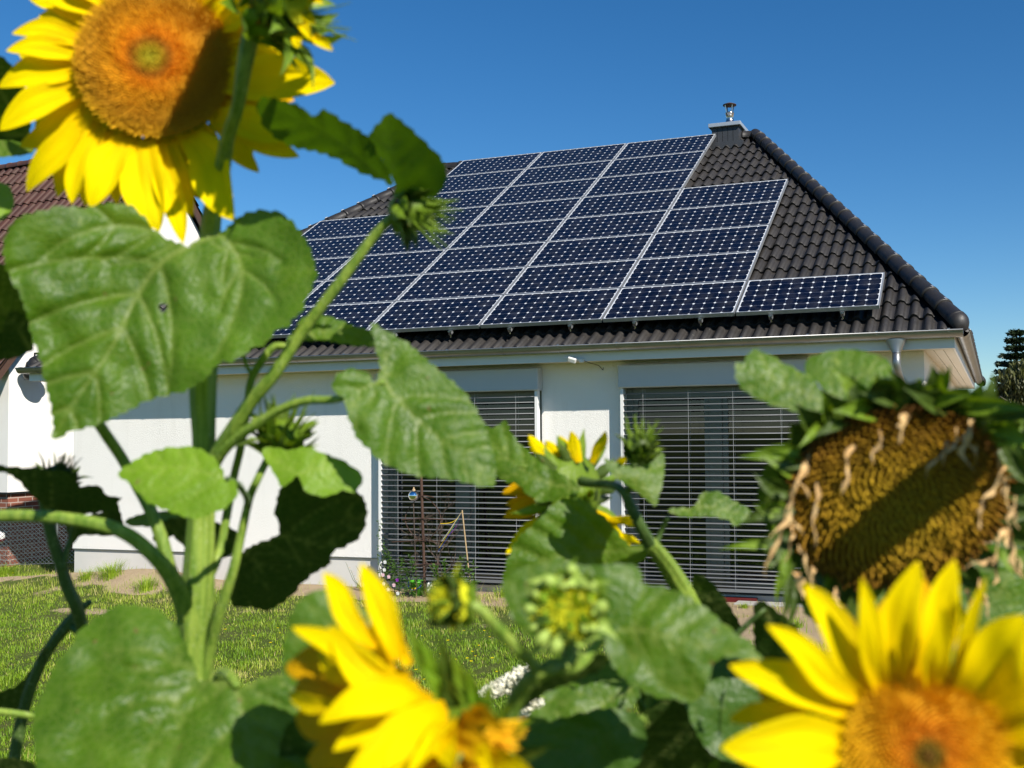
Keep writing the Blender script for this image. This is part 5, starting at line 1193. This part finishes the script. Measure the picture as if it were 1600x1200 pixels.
leaf(pg, [(840,1046),(870,1036),(905,1028),(940,1020),(950,1035),(930,1052),(890,1068),(850,1085),(815,1110),(806,1100),(822,1070)], (945,1030), (810,1106), .68, gy=-1.2, mat='leaf_dark', seed=76)

# ---------------------------------------------------------------- plant H: low foliage filling the bottom centre
ph = plant('leafy sunflower without an open flower, low between the two bottom flowers', 1020, 1180, .95)
rootstem('stem', ph, [(1010, 1300, .98, 16), (1012, 1180, .97, 15), (1020, 1100, .96, 13), (1030, 1060, .95, 10)])
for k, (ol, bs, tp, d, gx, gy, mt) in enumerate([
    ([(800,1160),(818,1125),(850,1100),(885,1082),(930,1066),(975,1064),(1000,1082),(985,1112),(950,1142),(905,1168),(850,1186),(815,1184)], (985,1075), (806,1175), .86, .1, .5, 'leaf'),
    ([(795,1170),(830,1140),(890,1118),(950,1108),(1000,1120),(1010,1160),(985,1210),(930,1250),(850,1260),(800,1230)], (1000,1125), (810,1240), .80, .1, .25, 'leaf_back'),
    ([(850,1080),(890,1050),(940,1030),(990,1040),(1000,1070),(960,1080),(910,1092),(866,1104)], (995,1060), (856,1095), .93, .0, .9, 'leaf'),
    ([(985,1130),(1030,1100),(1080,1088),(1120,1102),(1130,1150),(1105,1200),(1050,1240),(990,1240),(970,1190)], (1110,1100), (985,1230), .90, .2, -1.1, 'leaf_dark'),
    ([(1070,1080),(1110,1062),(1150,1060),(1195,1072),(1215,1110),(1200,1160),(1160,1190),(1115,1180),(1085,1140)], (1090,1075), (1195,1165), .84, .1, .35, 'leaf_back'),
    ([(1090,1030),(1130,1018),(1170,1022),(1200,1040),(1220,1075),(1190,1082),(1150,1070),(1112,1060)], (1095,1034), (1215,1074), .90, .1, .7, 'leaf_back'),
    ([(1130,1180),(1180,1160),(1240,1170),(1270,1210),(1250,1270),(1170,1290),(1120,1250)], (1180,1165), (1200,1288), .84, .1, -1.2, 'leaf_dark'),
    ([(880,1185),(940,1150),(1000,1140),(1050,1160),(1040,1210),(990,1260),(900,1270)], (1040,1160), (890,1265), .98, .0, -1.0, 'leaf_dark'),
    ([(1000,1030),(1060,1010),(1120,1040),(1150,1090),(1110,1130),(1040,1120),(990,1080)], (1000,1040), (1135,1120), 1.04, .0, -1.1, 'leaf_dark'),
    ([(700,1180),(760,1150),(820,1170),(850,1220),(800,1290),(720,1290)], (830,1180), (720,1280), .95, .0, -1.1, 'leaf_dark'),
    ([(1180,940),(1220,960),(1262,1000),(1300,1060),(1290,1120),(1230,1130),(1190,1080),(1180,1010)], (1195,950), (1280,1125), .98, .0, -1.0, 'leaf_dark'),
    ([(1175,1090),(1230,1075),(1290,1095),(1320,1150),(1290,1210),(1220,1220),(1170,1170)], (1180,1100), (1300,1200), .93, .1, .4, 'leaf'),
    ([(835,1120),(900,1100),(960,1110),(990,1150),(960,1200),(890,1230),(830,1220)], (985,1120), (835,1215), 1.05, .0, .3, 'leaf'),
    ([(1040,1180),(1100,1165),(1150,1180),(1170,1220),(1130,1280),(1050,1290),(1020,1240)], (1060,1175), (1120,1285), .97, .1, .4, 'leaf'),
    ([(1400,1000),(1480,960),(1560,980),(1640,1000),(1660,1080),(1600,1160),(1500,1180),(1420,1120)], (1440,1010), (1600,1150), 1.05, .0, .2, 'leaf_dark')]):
    leaf(ph, ol, bs, tp, d, gx=gx, gy=gy, mat=mt, seed=80+k, fold=.12, res=.0048, wav=.012)
    stem('petiole', ph, [(1016, 1150+5*(k % 4), .965, 6), ((1016+bs[0])/2, (1150+bs[1])/2-12, (.965+d)/2+.02, 5), (bs[0], bs[1], d+.002, 4)], 'stem_dark' if 'dark' in mt else 'stem')

# ---------------------------------------------------------------- plant C: flower at the bottom, seen from the side
pc = plant('sunflower at the bottom centre, its flower turned sideways with long petals pointing left', 760, 1230, .52)
dC = .52; sC = dC/F; cC = W(742, 1176, dC); NC = nrmz(RT*.75+BK*.30-UPW*.5)
rootstem('stem', pc, [(740, 1420, .56, 22), (730, 1320, .57, 20), (716, 1240, .565, 20), (712, 1190, .55, 22)])
fc_ = empty('flower_head', cC); fc_.parent = pc; fc_.matrix_parent_inverse = pmat(pc).inverted()
florets(fc_, cC+NC*.003, NC, 66*sC, 420, .22, 'disk2', (.003, .008), 21)
receptacle(fc_, cC-NC*.002, NC, 66*sC, .024, 'bract', neck=.008)
CP = [(622,1030,570,878,48,.01), (640,1040,602,930,34,.03), (590,1010,505,895,42,.02), (612,1050,590,930,34,.03), (596,1058,461,974,38,.0), (672,1098,508,988,56,.0,{'lift':.16}), (580,1072,492,1018,32,.03), (545,1098,449,1090,30,.03),
      (655,1080,497,1121,62,-.03,{'lift':.17,'cup':.5}), (668,1104,520,1172,54,-.02,{'lift':.08,'cup':.5}), (700,1112,532,1228,74,-.05,{'lift':.18,'cup':.5}), (706,1122,588,1262,66,-.055,{'lift':.14,'cup':.55}), (694,1150,645,1300,70,-.055,{'cup':.5}), (620,1090,452,1030,80,.05,{'mat':'petal_old'}), (640,1130,462,1120,80,.05,{'mat':'petal_old'}), (660,1160,480,1190,90,.05,{'mat':'petal_old'}), (650,1110,460,1075,70,.06,{'mat':'petal_old'}), (680,1180,540,1290,90,.04,{'mat':'petal_old'}),
      (690,1140,650,1200,50,-.04), (700,1160,672,1220,44,-.05,{'mat':'petal_old'}), (735,1230,700,1320,70,-.03), (780,1220,820,1300,60,-.02), (640,1062,560,1020,50,.04),
      (700,1125,668,1190,46,-.06), (712,1130,700,1205,44,-.065), (725,1128,735,1195,40,-.06,{'mat':'petal_old'}), (720,1120,760,1160,38,-.055,{'mat':'petal_old'}), (740,1150,775,1215,34,-.055), (735,1120,790,1130,30,-.05,{'mat':'petal_old'}), (760,1170,830,1210,40,-.05), (704,1136,650,1215,36,-.07,{'cup':.6})]
head_petals(fc_, dC, nrmz(BK+.3*UPW), CP, seed=500, bd=.0)
for k, (bx, by, tx, ty, w_) in enumerate([(690,1075,634,975,26), (705,1085,652,998,26), (712,1090,682,985,24), (735,1110,708,1020,30), (745,1118,736,1040,22), (725,1100,690,1050,30), (760,1120,766,1060,20), (700,1100,664,1040,34), (715,1115,700,1060,34), (770,1140,800,1095,22), (790,1160,830,1120,20), (800,1190,860,1165,20)]):
    petal(fc_, W(bx, by, dC+.01), W(tx, ty, dC+.0), w_*sC, BK, ['bract', 'leaf_young', 'bract_dark'][k % 3], name='bract', seed=k+7, shape=1, cup=.4, lift=.02)
leaf(pc, [(498,920),(472,936),(456,955),(447,992),(441,1028),(446,1060),(470,1075),(510,1080),(560,1070),(600,1040),(600,1000),(576,960),(548,935),(524,922)], (590,1050), (474,938), .68, gx=.1, gy=.35, mat='leaf', seed=101, fold=.12, res=.0044)
leaf(pc, [(440,1150),(480,1110),(520,1095),(560,1110),(600,1160),(600,1230),(540,1270),(480,1270),(440,1230)], (590,1110), (460,1250), .74, gx=.1, gy=-1.1, mat='leaf_dark', seed=102, fold=.12)

# ---------------------------------------------------------------- plant E: ripe drooping seed head
pe = plant('ripe sunflower at the right with a brown seed head, curled bracts and withered petals', 1420, 900, .86)
dE = .76; sE = dE/F; cE = W(1403, 786, dE); NE = nrmz(BK+.05*RT-.42*UPW)
rootstem('stem', pe, [(1640, 1300, .98, 20), (1600, 1000, .97, 19), (1560, 800, .97, 18), (1500, 690, .96, 17), (1440, 640, .93, 17), (1400, 645, .885, 17), (1392, 700, .85, 19)])
fe_ = empty('flower_head', cE); fe_.parent = pe; fe_.matrix_parent_inverse = pmat(pe).inverted()
florets(fe_, cE-NE*.006, NE, 178*sE, 1150, .15, 'seeds', (.0035, .0060), 31, rough_=.35, name='seed_disk', oval=(1, .90))
receptacle(fe_, cE-NE*.012, NE, 180*sE, .05, 'bract_dark', neck=.014)
bracts(fe_, cE-NE*.008, NE, 184*sE, 26, .034, .020, out=.80, seed=110, mats=('bract_dark', 'bract', 'bract_dark'), whorls=3, curl=.5, back=.05)
EB = [(1250,708,1158,712,26), (1262,722,1196,722,20), (1292,668,1252,692,24), (1240,795,1155,817,22), (1228,840,1126,858,18), (1235,835,1170,858,24), (1228,860,1214,945,18), (1238,880,1222,975,16), (1300,655,1285,618,26), (1350,630,1372,600,26), (1455,622,1474,580,22), (1480,628,1420,612,40), (1500,632,1606,640,30), (1530,645,1620,650,30), (1550,668,1610,700,30), (1565,700,1612,760,30), (1240,740,1185,700,30), (1232,770,1178,742,30), (1228,800,1180,790,30), (1410,625,1350,612,36), (1370,640,1310,640,40), (1380,628,1440,600,36), (1440,622,1510,618,36), (1325,650,1280,675,30), (1570,860,1600,905,24), (1240,905,1232,990,14)]
for k, (bx, by, tx, ty, w_) in enumerate(EB): petal(fe_, W(bx, by, dE-.012), W(tx, ty, dE-(.045 if by < 700 and bx > 1290 else .02)), w_*sE, BK, ['bract', 'bract_dark', 'bract', 'bract_dark'][k % 4], name='bract', seed=k+60, shape=1, cup=.5, lift=.06, curl=-.1)
ED = [(1258,726,1208,846,15), (1235,800,1195,905,15), (1276,754,1267,856,10), (1334,696,1318,776,13), (1374,672,1359,727,11), (1416,646,1405,692,17), (1494,668,1470,728,11), (1517,656,1511,736,17), (1570,728,1532,792,12), (1534,780,1530,828,9), (1587,775,1570,832,11), (1574,826,1548,882,14), (1552,872,1508,886,9), (1576,826,1598,906,20), (1241,894,1252,936,18), (1304,929,1324,952,10), (1480,690,1446,745,8)]
for k, (bx, by, tx, ty, w_) in enumerate(ED): petal(fe_, W(bx, by, dE-.035), W(tx, ty, dE-.045), w_*1.15*sE, BK, 'dry', name='withered_petal', seed=k+90, shape=0, cup=1.1, lift=.05, twist=3.4*(-1)**k, crinkle=.085, ns=26)
for k in range(26):
    a = 2*pi*k/26+.1*sin(k*7); rr_ = 172*sE; B_ = cE+(cos(a)*RT+sin(a)*.9*UPW)*rr_+NE*.006; T_ = B_+nrmz((cos(a)*RT+sin(a)*UPW)*(.6*sin(k*3.3))+NE*.8-UPW*1.1)*(.018+.014*abs(sin(k*5.1)))
    petal(fe_, B_, T_, .006, BK, 'dry', name='withered_petal', seed=k+300, cup=1.1, twist=2.8*(-1)**k, crinkle=.08)
leaf(pe, [(1297,635),(1279,645),(1248,644),(1213,635),(1190,626),(1171,616),(1153,600),(1149,569),(1164,566),(1167,555),(1181,545),(1202,554),(1227,568),(1255,582),(1277,600)], (1296,634), (1152,572), .80, gx=.1, gy=.55, mat='leaf', mid=[(1240,606)], seed=111, fold=.25, res=.0036)
leaf(pe, [(1300,634),(1284,604),(1258,583),(1262,562),(1290,550),(1332,546),(1376,556),(1389,566),(1399,597),(1370,606),(1335,618),(1308,632)], (1299,633), (1394,570), .83, gx=-.1, gy=.6, mat='leaf', mid=[(1340,590)], seed=112, fold=.12, res=.0036)
stem('petiole', pe, [(1430, 652, .925, 7), (1370, 645, .87, 6), (1298, 636, .80, 4)], 'stem')
leaf(pe, [(1500,870),(1540,850),(1600,860),(1660,880),(1660,960),(1600,1000),(1540,990),(1500,940)], (1600,870), (1520,985), .92, gx=.1, gy=.2, mat='leaf', seed=113, fold=.1)
leaf(pe, [(1250,930),(1290,890),(1350,890),(1420,900),(1500,890),(1540,920),(1500,980),(1420,1010),(1330,1000),(1270,970)], (1500,900), (1262,950), .93, gx=.1, gy=.3, mat='leaf', seed=116, fold=.1)
leaf(pe, [(1560,640),(1620,640),(1680,700),(1690,820),(1640,900),(1580,880),(1560,780)], (1600,650), (1640,890), .95, gx=.1, gy=-1.0, mat='leaf_dark', seed=114)
leaf(pe, [(1215,700),(1255,690),(1285,720),(1280,790),(1262,840),(1225,850),(1195,820),(1185,760)], (1280,720), (1205,840), .86, gx=-.3, gy=-1.2, mat='leaf_dark', seed=115)

leaf(pe, [(1900,330),(1810,372),(1722,440),(1694,472),(1702,505),(1770,500),(1860,446),(1935,385)], (1925,355), (1695,488), .62, gx=.1, gy=.1, mat='leaf', seed=118)  # unseen leaf added beyond the right edge, shaped to shade the seed head
stem('petiole', pe, [(1600, 1000, .97, 10), (1760, 760, .90, 9), (1900, 520, .78, 8), (1926, 356, .62, 6)])  # stalk carrying that added leaf

# ---------------------------------------------------------------- plant D: bright flower bottom right
pd = plant('sunflower at the bottom right with a wide open bright yellow flower and orange disk', 1450, 1230, .5)
dD = .50; sD = dD/F; cD = W(1447, 1180, dD); ND = nrmz(BK+.05*RT+.22*UPW)
rootstem('stem', pd, [(1470, 1600, .60, 24), (1465, 1420, .60, 22), (1455, 1280, .58, 22), (1450, 1200, .545, 24)])
fd_ = empty('flower_head', cD); fd_.parent = pd; fd_.matrix_parent_inverse = pmat(pd).inverted()
florets(fd_, cD-ND*.002, ND, 128*sD, 1050, .16, 'disk2', (.0018, .0058), 41, rough_=.22)
receptacle(fd_, cD-ND*.006, ND, 126*sD, .03, 'bract')
bracts(fd_, cD-ND*.008, ND, 126*sD, 14, .036, .016, out=.9, seed=120, mats=('bract', 'bract_dark'))
DP = [(1328,1162,1127,1166,98,-.02,{'lift':.1}), (1330,1115,1143,1032,66,.0,{'lift':.08}), (1262,1112,1138,1120,38,.03), (1345,1092,1198,978,54,-.01), (1362,1078,1257,912,60,.01), (1300,1100,1190,1080,40,.04), (1378,1084,1342,905,46,-.01), (1398,1066,1422,876,66,.0), (1440,1066,1489,874,62,.01), (1456,1076,1468,947,48,-.02),
      (1486,1080,1534,902,28,-.01), (1470,1075,1440,960,40,.04), (1505,1088,1598,960,92,-.01), (1540,1110,1690,1010,96,-.01), (1562,1140,1720,1090,96,-.01), (1570,1180,1730,1170,96,.0), (1568,1215,1720,1250,96,.0), (1530,1100,1640,990,80,.03), (1560,1160,1700,1130,90,.03), (1332,1215,1180,1262,90,.0), (1350,1260,1220,1360,90,.0), (1400,1290,1370,1430,90,.0), (1470,1300,1490,1440,90,.0), (1540,1270,1630,1380,90,.0),
      (1392,1080,1385,930,60,.045,{'mat':'petal_old'}), (1420,1070,1445,905,60,.045,{'mat':'petal_old'}), (1350,1105,1235,1010,60,.045,{'mat':'petal_old'}), (1340,1130,1180,1070,70,.045,{'mat':'petal_old'}), (1368,1090,1305,950,50,.045,{'mat':'petal_old'}), (1338,1190,1160,1215,80,.03)]
head_petals(fd_, dD, ND, DP, seed=700, bd=.008)

# ---------------------------------------------------------------- white blossom spikes below the buds
pw = empty('white_flower_shrub', [*W(815, 1110, 1.45)[:2], 0], 'flowering shrub with two pointed white blossom spikes showing below the round bud', 'flowering shrub')
def spike(x0, y0, x1, y1, d, wpx, n, seed):
    A, B = W(x0, y0, d), W(x1, y1, d); rg = np.random.default_rng(seed); m = MB(); ax = nrmz(B-A); s = d/F
    for k in range(n):
        f_ = rg.random()**.8; r = wpx*s*(.95*(1-f_)**.7+.12); a = rg.uniform(0, 2*pi); u = nrmz(np.cross(ax, [.2, .3, 1])); v = np.cross(ax, u)
        c = A+(B-A)*f_+(u*cos(a)+v*sin(a))*r*rg.uniform(.4, 1)
        for q in range(4):
            b = rg.uniform(0, 2*pi); e1 = nrmz(rg.normal(size=3)); e2 = nrmz(np.cross(e1, ax+.01)); m.add([c, c+e1*.004+e2*.003, c+e1*.007, c+e1*.004-e2*.003], [(0, 1, 2, 3)])
        m.lathe([(.0035, -.002), (.0040, .001), (.0005, .004)], c, rg.normal(size=3), 6)
    m.build('blossom_spike', M['whiteflower'], pw)
spike(838, 1046, 736, 1097, 1.45, 17, 330, 1); spike(842, 1088, 806, 1128, 1.40, 15, 200, 2)
stem('stem', pw, [(905, 1260, 1.46, 6), (885, 1120, 1.46, 5), (862, 1060, 1.455, 4), (838, 1047, 1.45, 3)]); stem('stem', pw, [(888, 1140, 1.46, 4), (868, 1100, 1.43, 3.5), (842, 1088, 1.40, 3)])
leaf(pw, [(850,1062),(880,1046),(920,1050),(900,1075),(866,1084)], (852,1066), (920,1052), 1.46, gy=.6, mat='leaf', seed=130)
